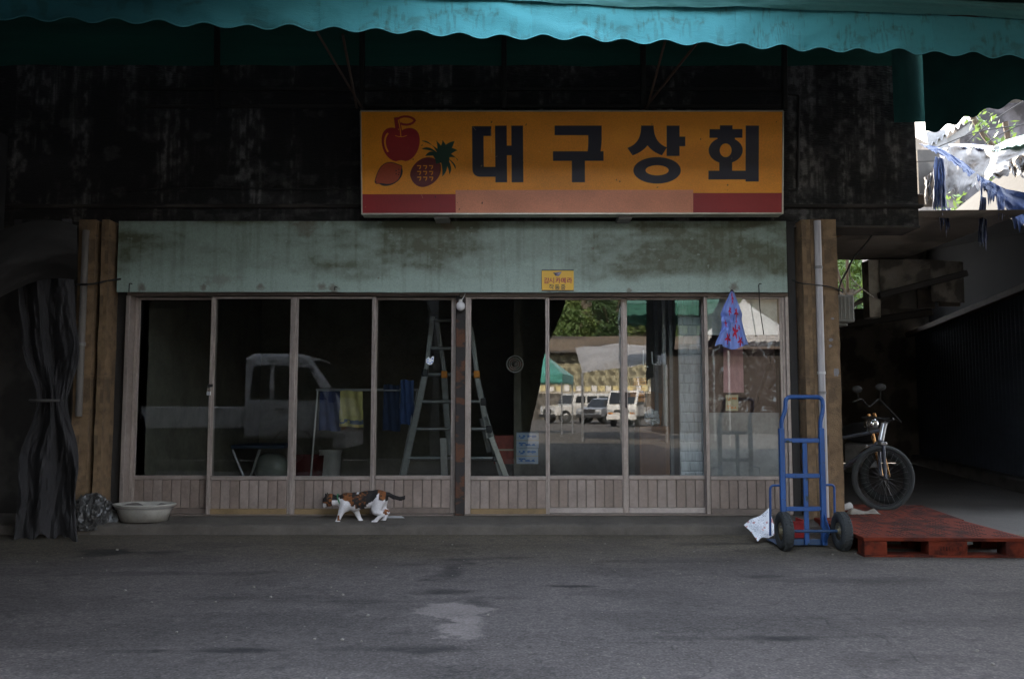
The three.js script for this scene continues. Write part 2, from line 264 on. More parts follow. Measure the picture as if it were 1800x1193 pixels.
// ---------------------------------------------------------------- ground, kerb step
const groundY = (z) => 0.036 * sstep(2.6, 0.4, z);
{
  const g = new THREE.PlaneGeometry(500, 500, 1, 1); g.rotateX(-Math.PI / 2); g.translate(0, -0.012, 60); boxUV(g, 1);
  const gg = boxUV(g, 3); structure('ground', gg, M(0.14, 0.13, 0.12, { map: groundMap, rough: 0.95 }));
  const s = sheet(60, 50, (u, v) => { const x = lerp(SX0, SX1, u), z = lerp(SZ0 - 0.05, SZ1, v); return V(x, groundY(z) + 0.006 * (fbm(x * 1.2, z * 1.2, 5, 3) - 0.5), z); });
  const sm = M(1, 1, 1, { map: streetMap, rough: 0.86, bump: 0.006, bumpMap: streetBump });
  structure('street', s, sm);
  // a few stones and scraps of litter lying on the asphalt
  const stones = [];
  for (let i = 0; i < 130; i++) { const x = lerp(-3.6, 3.6, rnd()), z = lerp(0.6, 4.4, rnd()), r = 0.004 + 0.009 * rnd() * rnd(); const q = new THREE.DodecahedronGeometry(r, 0); q.scale(1, 0.6, 0.8); stones.push(move(q, x, groundY(z) + r * 0.3, z, rnd() * 6)); }
  structure('gravel', stones, M(0.22, 0.2, 0.17, { map: null, rough: 0.9 }), { kind: 'stuff' });
  // kerb: a cast step, front lip uneven
  const kerbs = [[-6.4, -2.3015], [-2.3, -0.5015], [-0.5, 0.4485], [0.45, 1.6685], [1.67, 2.55]];
  const step = thing('kerb_step', 'low stained concrete step running below the sliding doors', 'step');
  for (const [a, b] of kerbs) {
    const nu = Math.ceil((b - a) / 0.05);
    const prof = [[-0.25, 0.15], [0.05, 0.146], [0.2, 0.134], [0.36, 0.122], [0.395, 0.112], [0.405, 0.095], [0.41, 0.05], [0.43, -0.05]];
    const g = sheet(nu, prof.length - 1, (u, v) => { const x = lerp(a, b, u), k = Math.round(v * (prof.length - 1)), [z, y] = prof[k], e = k > 2 ? 1 : 0; return V(x, y + e * 0.018 * (fbm(x * 6, k, 8, 4) - 0.5) - (k === 4 ? 0.012 * sstep(0.6, 0.72, fbm(x * 4, 3, 9, 3)) : 0), z + e * 0.03 * (fbm(x * 3, 7 + k * 0.2, 10, 4) - 0.5)); });
    part(step, 'kerb_stone', boxUV(g, 1.7, 0.3, 0.2), m.kerb);
  }
  settle(step);
}

// ---------------------------------------------------------------- the shop building
const X = (px) => at(px, 715, 0).x, Y = (py, z = 0) => at(900, py, z).y;
const shop = thing('shop_building', 'old market shop building with mouldy concrete front and eight glazed sliding doors', 'building');
{
  // upper wall: concrete front above the doors
  const wallFront = sheet(80, 16, (u, v) => { const x = lerp(WX0, WX1, u), y = lerp(WY0, WY1, v); return V(x, y, 0.02 + 0.012 * (fbm(x * 2, y * 2, 33, 4) - 0.5)); });
  const mould = M(1, 1, 1, { map: mouldMap, rough: 0.95, bump: 0.01, bumpMap: fine });
  part(shop, 'upper_wall', wallFront, mould);
  part(shop, 'wall_core', [box(-14, WX1 - 0.003, WY0 + 0.002, 5.2, -0.35, 0.0), box(-14, WX1 - 0.01, 4.52, 5.2, -6.5, -0.35), box(-14, 2.2, 5.201, 12, -6.5, 0.0), box(WX1 - 0.25, WX1, 3.3, 4.5, -0.349, 0.0)], m.concrete);
  part(shop, 'ledge', [box(WX0, WX1 + 0.03, WY0 + 0.16, WY0 + 0.19, 0.0, 0.07, 0.01), box(WX0, WX1, WY0 - 0.02, WY0, -0.3, 0.05, 0.005)], M(0.07, 0.062, 0.055, { map: concreteMap, rough: 0.95 }));
  part(shop, 'beam', box(-6.2, 2.95, Y(391), WY0 - 0.021, -0.3, 0.03, 0), m.black);
  part(shop, 'side_wall', [box(2.46, 2.56, 0.1, 4.5, -9.2, -0.36), box(2.46, 2.56, 0.1, 2.66, -0.359, -0.05)], m.concrete);
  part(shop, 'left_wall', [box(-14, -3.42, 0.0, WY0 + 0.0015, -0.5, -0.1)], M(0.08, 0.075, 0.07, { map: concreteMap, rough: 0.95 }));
  // interior
  const inner = M(0.2, 0.19, 0.155, { rough: 0.9 });
  part(shop, 'back_wall', box(-3.5, 2.46, 0.1, 3.0, -4.2, -4.1), inner);
  part(shop, 'inner_side_wall', box(-3.5, -3.42, 0.1, 3.0, -4.1, -0.1), inner); part(shop, 'inner_side_wall', box(0.02, 0.1, 0.14, 2.98, -4.1, -1.9), inner);
  part(shop, 'ceiling', box(-3.5, 2.46, 2.56, 2.6, -4.1, -0.31), M(0.5, 0.48, 0.44));
  part(shop, 'floor', box(-3.5, 2.46, 0.05, 0.12, -4.1, -0.26), M(0.25, 0.23, 0.21, { map: concreteMap }));
  // head frame and tracks
  part(shop, 'door_head', [box(X(222), X(808), Y(521), Y(514), -0.1, 0.07, 0.006), box(X(808), X(1386), Y(523), Y(516), -0.1, 0.072, 0.006)], m.aluDark);
  part(shop, 'door_track', [box(X(224), X(800), 0.145, 0.158, -0.09, 0.075, 0.003), box(X(818), X(1385), 0.147, 0.16, -0.09, 0.077, 0.003)], m.aluDark);
  part(shop, 'centre_post', box(X(801), X(818), 0.146, Y(514) + 0.02, -0.16, 0.05, 0.008), m.post);
  part(shop, 'door_jamb', [box(X(221), X(228), 0.158, Y(521), -0.09, 0.075, 0.004)], m.alu); part(shop, 'door_jamb', box(X(1380), X(1386), 0.16, Y(523), -0.09, 0.077, 0.004), m.alu);
  // the eight leaves
  const leaf = (px0, px1, zf, lab, dirty, sl = 7, sr = 7) => {
    const x0 = X(px0), x1 = X(px1), top = Y(522.5), z0 = zf - 0.017, z1 = zf + 0.017, gb = Y(836), bt = Y(843), bb = Y(893), bot = Y(904.5);
    const w = (k) => k / 200;
    const d = part(shop, 'sliding_door', [box(x0, x0 + w(sl) * 0.56, bot, top, z0, z1, 0.004, 1), box(x1 - w(sr) * 0.56, x1, bot, top, z0, z1, 0.004, 1), box(x0 + w(sl) * 0.5, x0 + w(sl), bot + 0.001, top - 0.001, z0 + 0.004, z1 - 0.010, 0.003, 1), box(x1 - w(sr), x1 - w(sr) * 0.5, bot + 0.001, top - 0.001, z0 + 0.004, z1 - 0.010, 0.003, 1)], m.alu, { label: lab });
    part(d, 'rail', box(x0 + w(sl), x1 - w(sr), Y(526), top, z0 + 0.003, z1 - 0.002, 0.003), m.alu);
    part(d, 'rail', box(x0 + w(sl), x1 - w(sr), bt, gb, z0 + 0.003, z1 + 0.004, 0.004), m.alu);
    part(d, 'base_rail', box(x0 + w(sl), x1 - w(sr), bot, bb, z0 + 0.003, z1 + 0.003, 0.004), dirty === 2 ? m.basePale : dirty ? m.baseStrip : m.aluDark);
    const gx0 = x0 + w(sl), gx1 = x1 - w(sr);
    part(d, 'groove_backing', box(gx0, gx1, bb, bt, zf - 0.006, zf - 0.002), m.aluDark);
    const n = Math.round((gx1 - gx0) / 0.08), bw = (gx1 - gx0) / n;
    for (let k = 0; k < n; k++) part(d, 'board', box(gx0 + k * bw + 0.004, gx0 + (k + 1) * bw - 0.004, bb + 0.001, bt - 0.001, zf - 0.002, zf + 0.010 + 0.0015 * rnd(), 0.003, 0.7), [m.board, m.board2, m.board3, m.board][Math.floor(rnd() * 4)]);
    const gl = new THREE.PlaneGeometry(gx1 - gx0 + 0.006, Y(525) - gb + 0.004, 1, 1); gl.translate(0, 0, 0);
    const gm = part(d, 'glass_pane', move(gl, (gx0 + gx1) / 2, (Y(525) + gb) / 2, zf, 0), m.glass);
    return [d, gm];
  };
  leaf(228, 374, -0.045, 'far left sliding door, darkest of the eight', 0, 9, 6); leaf(369, 518, 0.03, 'sliding door with the padlock on its left stile', 1, 8, 9); leaf(514, 660, 0.0305, 'sliding door behind the cat', 1, 9, 7); leaf(654, 801, -0.0455, 'sliding door with the blue and white sticker', 0, 6, 9);
  leaf(818, 966, 0.031, 'sliding door right of the dark post', 1, 10, 7); leaf(960, 1101, -0.046, 'sliding door reflecting the parked cars', 2, 6, 7); const [d7] = leaf(1096, 1245, -0.0455, 'sliding door with the dark pull handle', 2, 9, 7); leaf(1238, 1381, 0.0315, 'far right sliding door lined with plastic sheets', 0, 7, 9);
  part(d7, 'handle', bent([at(1101, 690, -0.024), at(1101, 692, 0.0), at(1101, 714, 0.0), at(1101, 716, -0.024)], 0.006, 0.008, 30, 8), m.black);
  // green sheet metal cover in three sheets
  const pm = M(1, 1, 1, { map: panelMap, rough: 0.55, metal: 0, bump: 0.0015 });
  const edges = [207, 600.5, 1050.5, 1383], z0 = 0.10, z1 = 0.14;
  for (let i = 0; i < 3; i++) {
    const a = edges[i], b = edges[i + 1];
    const g = sheet(40, 10, (u, v) => {
      const px = lerp(a, b, u), py = lerp(513 - 1.5 * ((px < 600) ? 0 : -0.5), 388.5, v), z = lerp(z1, z0, v) + 0.01 * (fbm(px * 0.012, v * 2, 55 + i, 3) - 0.5) * Math.sin(Math.PI * clamp(v, 0.02, 0.98)) + [0, 0.004, 0.001][i] + (i === 0 ? 0.012 * Math.exp(-(((px - 385) / 26) ** 2) - ((v - 0.2) / 0.09) ** 2) : 0);
      const p = at(px, py, z); p.x = lerp(X(px), p.x, 0.5); p.y += v < 0.02 ? 0.004 * (fbm(px * 0.05, 2, 77, 3) - 0.5) : 0; return p;
    });
    const uv = g.attributes.uv; for (let k = 0; k < uv.count; k++) uv.setX(k, (lerp(a, b, uv.getX(k)) - 207) / 1176);
    const back = g.clone(); back.translate(0, 0, -0.004);
    part(shop, 'cover_panel', [g, back], pm);
  }
  part(shop, 'panel_backing', box(X(207), X(1383), Y(511), Y(391), -0.05, 0.07), m.black);
  // pillars
  const pilM = M(1, 1, 1, { map: pillarMap, rough: 0.9, bump: 0.006 });
  const pil = (a, b, z, zb, dx) => boxUV(new THREE.BoxGeometry(at(b, 715, z).x - at(a, 715, z).x, WY0 + 0.02, z - zb, 6, 70, 3), 1.2).translate((at(a, 715, z).x + at(b, 715, z).x) / 2, (WY0 + 0.02) / 2, (z + zb) / 2);
  const rough = (g) => { const p = g.attributes.position; for (let i = 0; i < p.count; i++) { const x = p.getX(i), y = p.getY(i), z = p.getZ(i); p.setXYZ(i, x + 0.014 * (fbm(y * 5 + z * 9, x * 3, 3, 3) - 0.5), y, z + 0.012 * (fbm(x * 9, y * 6, 4, 4) - 0.5)); } return toCreasedNormals(g, 0.7); };
  part(shop, 'pillar', [rough(pil(1418, 1433, 0.2, -0.06)), rough(pil(1433.2, 1480, 0.21, -0.06))], pilM);
  part(shop, 'post', box(X(1387), X(1401), 0.14, WY0, -0.1, 0.06, 0.004), m.black);
  part(shop, 'pillar', [rough(pil(126, 156, 0.2, -0.06)), rough(pil(167, 180, 0.2, -0.06))], pilM);
  part(shop, 'post', box(X(196), X(220), 0.14, WY0 - 0.1, -0.1, 0.0, 0.004), m.black);
}

// ---------------------------------------------------------------- awning with scalloped valance
{
  const aw = thing('awning', 'turquoise fabric awning with scalloped valance over the shop front', 'awning');
  const L = V(-3.08, 3.42, 2.53), R = V(3.44, 3.42, 1.94), dir = R.clone().sub(L).setY(0); const len = dir.length(); dir.normalize(); const nrm = V(-dir.z, 0, dir.x);
  const P = (s, y, o = 0) => V(L.x + dir.x * s + nrm.x * o, y, L.z + dir.z * s + nrm.z * o);
  const dirt = tex(1024, 256, (u, v) => { const run = fbm(u * 60, v * 3, 301, 4), cl = fbm(u * 9, v * 4, 302, 5), sm = fbm(u * 26, v * 10, 303, 4), g = hash2(u * 1024 | 0, v * 256 | 0, 304); const d = 0.55 * sstep(0.5, 0.75, cl) * sstep(0.35, 0.65, sm) + 0.5 * sstep(0.52, 0.7, run) * sstep(0.3, 0.6, cl) + 0.12 * (g - 0.5); const k = 0.98 - 0.1 * (sm - 0.5); return [lerp(k, 0.62, d), lerp(k, 0.42, d), lerp(k, 0.36, d)]; });
  const teal = (k) => cloth(0.036 * k, 0.22 * k, 0.245 * k, { rough: 0.85, through: 0.12, bump: 0.003, map: dirt });
  const S0 = -2.6, S1 = 7.22, per = 0.262, sOf = (px) => { let lo = S0, hi = S1; for (let i = 0; i < 40; i++) { const mid = (lo + hi) / 2, q = P(mid, 3.5).sub(EYE), u = q.x / (q.z * -cp + q.y * sp) * F + 900; if (u < px) lo = mid; else hi = mid; } return lo; };
  const seams = [S0, sOf(563), sOf(933), sOf(1293), sOf(1413), sOf(1640), S1], ph = sOf(512);
  const wav = (s, v) => 0.020 * (fbm(s * 2.2, v * 1.2, 21, 4) - 0.5) * 2 + 0.012 * Math.sin(s * 9 + 2 * fbm(s, v, 4, 2) * 6) * v + 0.006 * (fbm(s * 14, v * 5, 22, 3) - 0.5);
  for (let i = 0; i < seams.length - 1; i++) {
    const a = seams[i], b = seams[i + 1];
    part(aw, 'valance_panel', sheet(Math.ceil((b - a) / 0.012), 10, (u, v) => {
      const s = lerp(a, b + 0.006, u), bot = 3.395 + 0.033 * (0.5 + 0.5 * Math.cos((s - ph) / per * Math.PI * 2)) + 0.006 * (fbm(s * 3, 1, 5, 2) - 0.5);
      return P(s, lerp(3.72, bot, v), wav(s, v) + (i % 2) * 0.004 + 0.02 * v);
    }), [teal(1), teal(1.06), teal(0.94)][i % 3]);
  }
  part(aw, 'hem', tube(Array.from({ length: 230 }, (_, k) => { const s = lerp(S0, S1, k / 229); return P(s, 3.397 + 0.033 * (0.5 + 0.5 * Math.cos((s - ph) / per * Math.PI * 2)) + 0.006 * (fbm(s * 3, 1, 5, 2) - 0.5), wav(s, 1) + 0.024); }), 0.004, 460, 5), cloth(0.09, 0.36, 0.4));
  // roof fabric lapping over the front bar, sagging in folds
  const lip = cloth(0.06, 0.25, 0.24, { rough: 0.75, through: 0.1, bump: 0.004 });
  part(aw, 'roof_lip', sheet(420, 10, (u, v) => { const s = lerp(S0, S1, u), f = fbm(s * 1.7 + v * 1.2, v * 3, 24, 4), hang = -0.05 * sstep(2.8, 6.5, s); return P(s, lerp(3.78, 3.632 - hang + 0.03 * (fbm(s * 2.3, 3, 26, 3) - 0.5), v), 0.03 + 0.05 * Math.sin(Math.PI * Math.pow(v, 0.8)) + 0.05 * (f - 0.5) * sstep(0, 0.2, v) + 0.02 * (fbm(s * 9 + v * 4, v * 8, 25, 3) - 0.5)); }), lip);
  const roofM = cloth(0.03, 0.16, 0.14);
  const wallAt = (s) => V(P(s, 0).x, 4.78, 0.06);
  part(aw, 'canopy_cover', sheet(40, 16, (u, v) => { const s = lerp(S0, S1, u), a = P(s, 3.78, 0.03), b = wallAt(s); return V(lerp(a.x, b.x, v), lerp(a.y, b.y, v) - 0.03 * Math.sin(Math.PI * v) * Math.sin(s * 4.1) ** 2, lerp(a.z, b.z, v)); }), roofM);
  part(aw, 'back_flap', sheet(120, 6, (u, v) => { const x = lerp(-5.6, 3.42, u); return V(x, lerp(4.78, 4.135 + 0.012 * (fbm(x * 3, 2, 5, 3) - 0.5), v), 0.055 + 0.012 * Math.sin(x * 7) * v); }), cloth(0.03, 0.17, 0.13));
  // side valance towards the alley, with a torn gap next to the wall
  const A = V(3.66, 3.5, 0.12), B = V(4.13, 3.42, 1.86), sl = 1.8;
  part(aw, 'side_valance', sheet(120, 8, (u, v) => { const s = u * sl, x = lerp(A.x, B.x, u), z = lerp(A.z, B.z, u), bot = lerp(A.y, B.y, u) - 0.03 + 0.04 * (0.5 + 0.5 * Math.cos(s / 0.23 * Math.PI * 2)); return V(x + 0.02 * Math.sin(s * 8) * v, lerp(lerp(4.72, 3.8, u), bot, v), z); }), roofM);
  part(aw, 'side_valance', sheet(60, 6, (u, v) => V(-5.62 - 0.02 * Math.sin(u * 14) * v, lerp(lerp(4.75, 3.78, u), 3.4 + 0.035 * Math.cos(u * 60), v), lerp(0.1, 2.72, u))), cloth(0.03, 0.17, 0.15));
  part(aw, 'side_patch', sheet(4, 6, (u, v) => V(lerp(3.4, 3.8, u), lerp(4.75, 3.6, v), 0.09 + 0.015 * u)), roofM);
  // steel frame against the wall
  const fz = 0.27;
  for (const px of [380, 636, 886, 1131, 1380]) part(aw, 'frame_post', bar(at(px, 192, fz), V(at(px, 60, fz).x, 4.72, fz), 0.045, 0.045), m.iron);
  for (const py of [157, 187]) part(aw, 'frame_bar', bar(at(250, py, fz - 0.048), at(1382, py, fz - 0.048), 0.025, 0.03), m.iron);
  for (const [a, b] of [[[636, 190], [556, 55]], [[627, 190], [602, 60]], [[1134, 190], [1228, 72]], [[1138, 190], [1172, 62]]]) part(aw, 'brace', bar(at(a[0], a[1], fz + 0.03), at(b[0], b[1], 1.25), 0.018, 0.018), m.rustBar);
  part(aw, 'front_bar', tube([P(S0, 3.7, -0.02), P(S1, 3.7, -0.02)], 0.02, 1, 8), m.iron);
  settle(aw);
}

// ---------------------------------------------------------------- signs
const SIGNZ = 0.36;
{
  const W = 2048, H = 512, cv = document.createElement('canvas'); cv.width = W; cv.height = H; const c = cv.getContext('2d');
  const kx = W / 744, ky = H / 182, Z = 4.737;
  c.fillStyle = '#f59a20'; c.fillRect(0, 0, W, H);
  const z1 = () => c.setTransform(kx / Z, 0, 0, ky / Z, (630 - 633) * kx, (190 - 194) * ky), z2 = () => c.setTransform(kx / Z, 0, 0, ky / Z, (1000 - 633) * kx, (190 - 194) * ky);
  const R = (x0, y0, x1, y1) => c.fillRect(x0, y0, x1 - x0, y1 - y0);
  z1();
  c.fillStyle = '#96181b'; R(0, 716, 802, 900); z2(); R(1028, 709, 1830, 900);
  z1(); c.fillStyle = '#d98a66'; R(800, 682, 2790, 880);
  // apple
  c.fillStyle = '#a02326'; c.beginPath(); c.moveTo(345, 190); c.bezierCurveTo(300, 140, 195, 140, 188, 250); c.bezierCurveTo(180, 360, 250, 440, 310, 440); c.quadraticCurveTo(345, 425, 380, 438); c.bezierCurveTo(440, 440, 505, 360, 505, 260); c.bezierCurveTo(505, 150, 410, 140, 345, 190); c.fill();
  c.strokeStyle = '#a02326'; c.lineWidth = 22; c.beginPath(); c.moveTo(350, 225); c.quadraticCurveTo(345, 140, 318, 75); c.stroke(); c.lineWidth = 40; c.beginPath(); c.moveTo(322, 170); c.lineTo(312, 72); c.stroke();
  c.lineWidth = 18; c.beginPath(); c.moveTo(328, 82); c.bezierCurveTo(370, 55, 440, 60, 466, 98); c.bezierCurveTo(440, 140, 380, 140, 345, 122); c.stroke();
  c.strokeStyle = '#f59a20'; c.lineWidth = 9; c.beginPath(); c.moveTo(348, 232); c.quadraticCurveTo(345, 160, 328, 92); c.stroke(); c.lineWidth = 6; c.beginPath(); c.moveTo(300, 224); c.quadraticCurveTo(348, 246, 398, 224); c.stroke();
  c.lineWidth = 15; c.beginPath(); c.moveTo(242, 205); c.bezierCurveTo(205, 240, 205, 310, 240, 362); c.stroke();
  // lemon
  c.fillStyle = '#1c1a22'; c.beginPath(); c.ellipse(250, 552, 118, 84, -0.55, 0, 7); c.fill();
  c.fillStyle = '#b04a2a'; c.beginPath(); c.moveTo(128, 600); c.bezierCurveTo(150, 520, 180, 450, 260, 449); c.bezierCurveTo(300, 452, 320, 470, 352, 478); c.bezierCurveTo(358, 500, 345, 510, 345, 530); c.bezierCurveTo(340, 600, 290, 635, 220, 632); c.bezierCurveTo(180, 625, 160, 625, 140, 628); c.quadraticCurveTo(124, 620, 128, 600); c.fill(); c.strokeStyle = '#1c1a22'; c.lineWidth = 5; c.stroke();
  c.fillStyle = '#3a1714'; for (const [x, y] of [[328, 508], [305, 520], [330, 535], [305, 545], [325, 552], [135, 612]]) { c.beginPath(); c.arc(x, y, 5, 0, 7); c.fill(); }
  // pineapple
  c.fillStyle = '#6a1f22'; c.beginPath(); c.moveTo(560, 408); c.bezierCurveTo(480, 420, 420, 500, 422, 560); c.bezierCurveTo(440, 640, 500, 662, 540, 655); c.bezierCurveTo(620, 640, 690, 570, 680, 470); c.bezierCurveTo(660, 430, 610, 400, 560, 408); c.fill();
  c.strokeStyle = '#f59a20'; c.lineWidth = 9; for (let j = 0; j < 3; j++) for (let i = 0; i < 3; i++) { const x = 480 + i * 50, y = 478 + j * 48; c.beginPath(); c.moveTo(x, y); c.lineTo(x + 30, y); c.quadraticCurveTo(x + 30, y + 18, x + 18, y + 28); c.stroke(); }
  c.fillStyle = '#123a2c';
  const spike = (bx, by, tx, ty, cx, cy, w) => { c.beginPath(); c.moveTo(bx - w, by); c.quadraticCurveTo(cx - w * 0.4, cy - w * 0.6, tx, ty); c.quadraticCurveTo(cx + w * 0.9, cy + w * 0.7, bx + w, by + w); c.fill(); };
  for (const [tx, ty, cx, cy] of [[522, 270, 600, 275], [635, 262, 670, 290], [692, 260, 720, 300], [795, 272, 745, 300], [820, 352, 770, 320], [822, 438, 790, 370], [800, 505, 785, 440], [750, 550, 755, 470], [690, 568, 715, 490], [522, 338, 590, 320], [550, 396, 600, 360]]) spike(690, 370, tx, ty, cx, cy, 38);
  c.beginPath(); c.moveTo(600, 370); c.lineTo(760, 350); c.lineTo(745, 470); c.lineTo(690, 450); c.lineTo(640, 462); c.lineTo(632, 420); c.fill();
  // lettering: four syllables
  c.fillStyle = '#14142c';
  c.beginPath(); c.moveTo(943, 147); c.lineTo(1103, 147); c.lineTo(1103, 228); c.lineTo(1038, 228); c.lineTo(1038, 488); c.lineTo(1140, 488); c.lineTo(1140, 571); c.lineTo(1005, 571); c.quadraticCurveTo(943, 565, 943, 500); c.fill();
  R(1135, 142, 1232, 617); R(1271, 142, 1368, 617); R(1230, 310, 1273, 390);
  z2();
  c.beginPath(); c.moveTo(-120, 142); c.lineTo(272, 142); c.lineTo(272, 250); c.quadraticCurveTo(270, 310, 262, 358); c.lineTo(287, 358); c.lineTo(287, 438); c.lineTo(131, 438); c.lineTo(131, 617); c.lineTo(22, 617); c.lineTo(22, 438); c.lineTo(-135, 438); c.lineTo(-135, 358); c.lineTo(155, 358); c.quadraticCurveTo(162, 290, 160, 222); c.lineTo(-120, 222); c.fill();
  c.beginPath(); c.moveTo(602, 142); c.lineTo(706, 142); c.bezierCurveTo(706, 240, 745, 300, 817, 325); c.lineTo(775, 392); c.quadraticCurveTo(700, 365, 655, 308); c.quadraticCurveTo(610, 365, 530, 392); c.lineTo(487, 330); c.bezierCurveTo(570, 300, 602, 240, 602, 142); c.fill();
  R(815, 142, 922, 397); R(920, 235, 970, 315);
  c.beginPath(); c.ellipse(735, 518, 198, 111, 0, 0, Math.PI * 2); c.closePath(); c.moveTo(832, 518); c.ellipse(735, 518, 97, 43, 0, 0, Math.PI * 2); c.closePath(); c.fill('evenodd');
  R(1260, 140, 1364, 176); R(1173, 172, 1447, 245); R(1240, 240, 1385, 262);
  c.beginPath(); c.ellipse(1308, 350, 142, 110, 0, 0, Math.PI * 2); c.closePath(); c.moveTo(1358, 350); c.ellipse(1308, 350, 50, 58, 0, 0, Math.PI * 2); c.closePath(); c.fill('evenodd');
  R(1255, 446, 1362, 526); R(1165, 522, 1478, 595); R(1475, 142, 1585, 612);
  // scratches and flecks on the print
  c.setTransform(1, 0, 0, 1, 0, 0); const rs = rngOf(5);
  for (let i = 0; i < 46; i++) { c.fillStyle = rs() < 0.6 ? 'rgba(30,22,12,.7)' : 'rgba(230,190,110,.5)'; c.beginPath(); c.ellipse(rs() * W, rs() * H, 1.2 + rs() * 2.4, 1 + rs() * 5, rs(), 0, 7); c.fill(); }
  c.strokeStyle = 'rgba(235,200,150,.6)'; c.lineWidth = 2; for (const [x, y, a, b] of [[630, 90, 2, 120], [545, 80, 14, 16], [290, 415, 8, 20], [650, 230, 12, -6], [860, 200, 10, 4]]) { c.beginPath(); c.moveTo(x, y); c.lineTo(x + a, y + b); c.stroke(); }
  // print grain
  const im = c.getImageData(0, 0, W, H), dd = im.data; for (let i = 0; i < dd.length; i += 4) { const q = (i >> 2), n = 1 + 0.13 * (hash2(q % W >> 1, (q / W) >> 1, 3) - 0.5) + 0.16 * (fbm((q % W) / 180, (q / W) / 120, 6, 3) - 0.5); dd[i] *= n; dd[i + 1] *= n; dd[i + 2] *= n; } c.putImageData(im, 0, 0);
  const t = new THREE.CanvasTexture(cv); t.colorSpace = THREE.SRGBColorSpace; t.anisotropy = 8;
  const s = thing('shop_sign', 'wide yellow shop sign with navy Korean lettering and printed fruit', 'sign');
  const bl = at(636, 376, SIGNZ), br = at(1376, 375, SIGNZ), tl = at(633.5, 195, SIGNZ + 0.06), tr = at(1377, 195, SIGNZ + 0.06);
  const face = sheet(8, 4, (u, v) => bl.clone().lerp(br, u).lerp(tl.clone().lerp(tr, u), v));
  part(s, 'sign_face', face, M(1, 1, 1, { map: t, rough: 0.5 }));
  part(s, 'sign_back', sheet(2, 2, (u, v) => bl.clone().lerp(br, u).lerp(tl.clone().lerp(tr, u), v).add(V(0, 0, -0.12))), m.grey);
  const off = V(0, 0, -0.055); for (const [a, b, w] of [[bl, br, 0.014], [tl, tr, 0.012], [bl, tl, 0.012], [br, tr, 0.012]]) part(s, 'sign_frame', bar(a.clone().add(off), b.clone().add(off), w, 0.125), M(0.6, 0.58, 0.5, { rough: 0.4, metal: 0.5 }));
  for (const g of [box(at(765, 383, 0.2).x, at(790, 383, 0.2).x, Y(384, 0.3), Y(377, 0.3), 0.06, 0.3), box(at(1085, 383, 0.2).x, at(1108, 383, 0.2).x, Y(384, 0.3), Y(377, 0.3), 0.06, 0.3)]) part(s, 'bracket', g, m.grey);
  settle(s);

  // small camera notice
  const c2 = document.createElement('canvas'); c2.width = 500; c2.height = 341; const q = c2.getContext('2d'); q.setTransform(0.5, 0, 0, 0.5, -206, -74);
  q.fillStyle = '#e6b21f'; q.fillRect(400, 140, 1030, 700); q.fillStyle = '#1d1620'; q.fillRect(400, 140, 1030, 38); q.fillRect(400, 806, 1030, 40);
  q.fillStyle = '#6e6076'; q.beginPath(); q.moveTo(800, 240); q.lineTo(1040, 212); q.lineTo(990, 300); q.lineTo(940, 355); q.lineTo(850, 350); q.closePath(); q.fill(); q.fillStyle = '#28222c'; q.beginPath(); q.moveTo(755, 258); q.lineTo(800, 235); q.lineTo(885, 290); q.lineTo(850, 350); q.lineTo(815, 310); q.lineTo(800, 280); q.closePath(); q.fill(); q.fillStyle = '#a597a8'; q.beginPath(); q.ellipse(960, 270, 55, 18, -0.3, 0, 7); q.fill();
  const st = (col, w, ...ls) => { q.strokeStyle = col; q.lineWidth = w; q.lineJoin = 'miter'; for (const l of ls) { q.beginPath(); l.forEach(([x, y], i) => (i ? q.lineTo(x, y) : q.moveTo(x, y))); q.stroke(); } };
  st('#a01c20', 25, [[488, 424], [562, 424], [548, 470], [485, 500]], [[612, 404], [612, 512]], [[612, 455], [642, 455]], [[508, 530], [608, 530], [608, 582], [508, 582], [508, 530]],
    [[702, 412], [690, 470], [655, 545]], [[690, 470], [748, 545]], [[787, 404], [787, 590]],
    [[848, 424], [922, 424], [910, 490], [845, 548]], [[852, 476], [912, 472]], [[958, 404], [958, 588]], [[958, 492], [1004, 492]],
    [[1030, 428], [1082, 428], [1082, 532], [1030, 532], [1030, 428]], [[1116, 410], [1116, 572]], [[1084, 480], [1116, 480]], [[1150, 404], [1150, 588]],
    [[1204, 424], [1284, 424], [1284, 478], [1212, 478], [1212, 544], [1294, 534]], [[1324, 404], [1324, 588]], [[1324, 492], [1360, 492]]);
  st('#1b1416', 20, [[648, 638], [728, 638]], [[690, 638], [648, 712]], [[690, 668], [734, 710]], [[758, 624], [758, 714]], [[758, 666], [790, 666]], [[662, 738], [760, 738], [760, 784]],
    [[945, 638], [850, 638], [850, 686], [950, 686]], [[896, 688], [896, 714]], [[822, 716], [972, 716]], [[1018, 638], [1138, 638]], [[1078, 638], [1026, 694]], [[1078, 655], [1132, 694]], [[1006, 714], [1152, 714]], [[1078, 714], [1078, 740]]);
  q.beginPath(); q.ellipse(896, 762, 52, 22, 0, 0, 7); q.stroke(); q.beginPath(); q.ellipse(1078, 766, 50, 20, 0, 0, 7); q.stroke();
  const t2 = new THREE.CanvasTexture(c2); t2.colorSpace = THREE.SRGBColorSpace;
  const n = thing('camera_notice', 'small yellow surveillance notice with red and black lettering on the green panel', 'notice');
  const a = at(952.5, 511, 0.156), b = at(1008.5, 474, 0.156);
  part(n, 'notice_plate', box(a.x, b.x, a.y, b.y, 0.147, 0.155), m.yellow);
  const pl = new THREE.PlaneGeometry(b.x - a.x, b.y - a.y); part(n, 'notice_print', move(pl, (a.x + b.x) / 2, (a.y + b.y) / 2, 0.1575), M(1, 1, 1, { map: t2, rough: 0.45 }));
  settle(n);
}
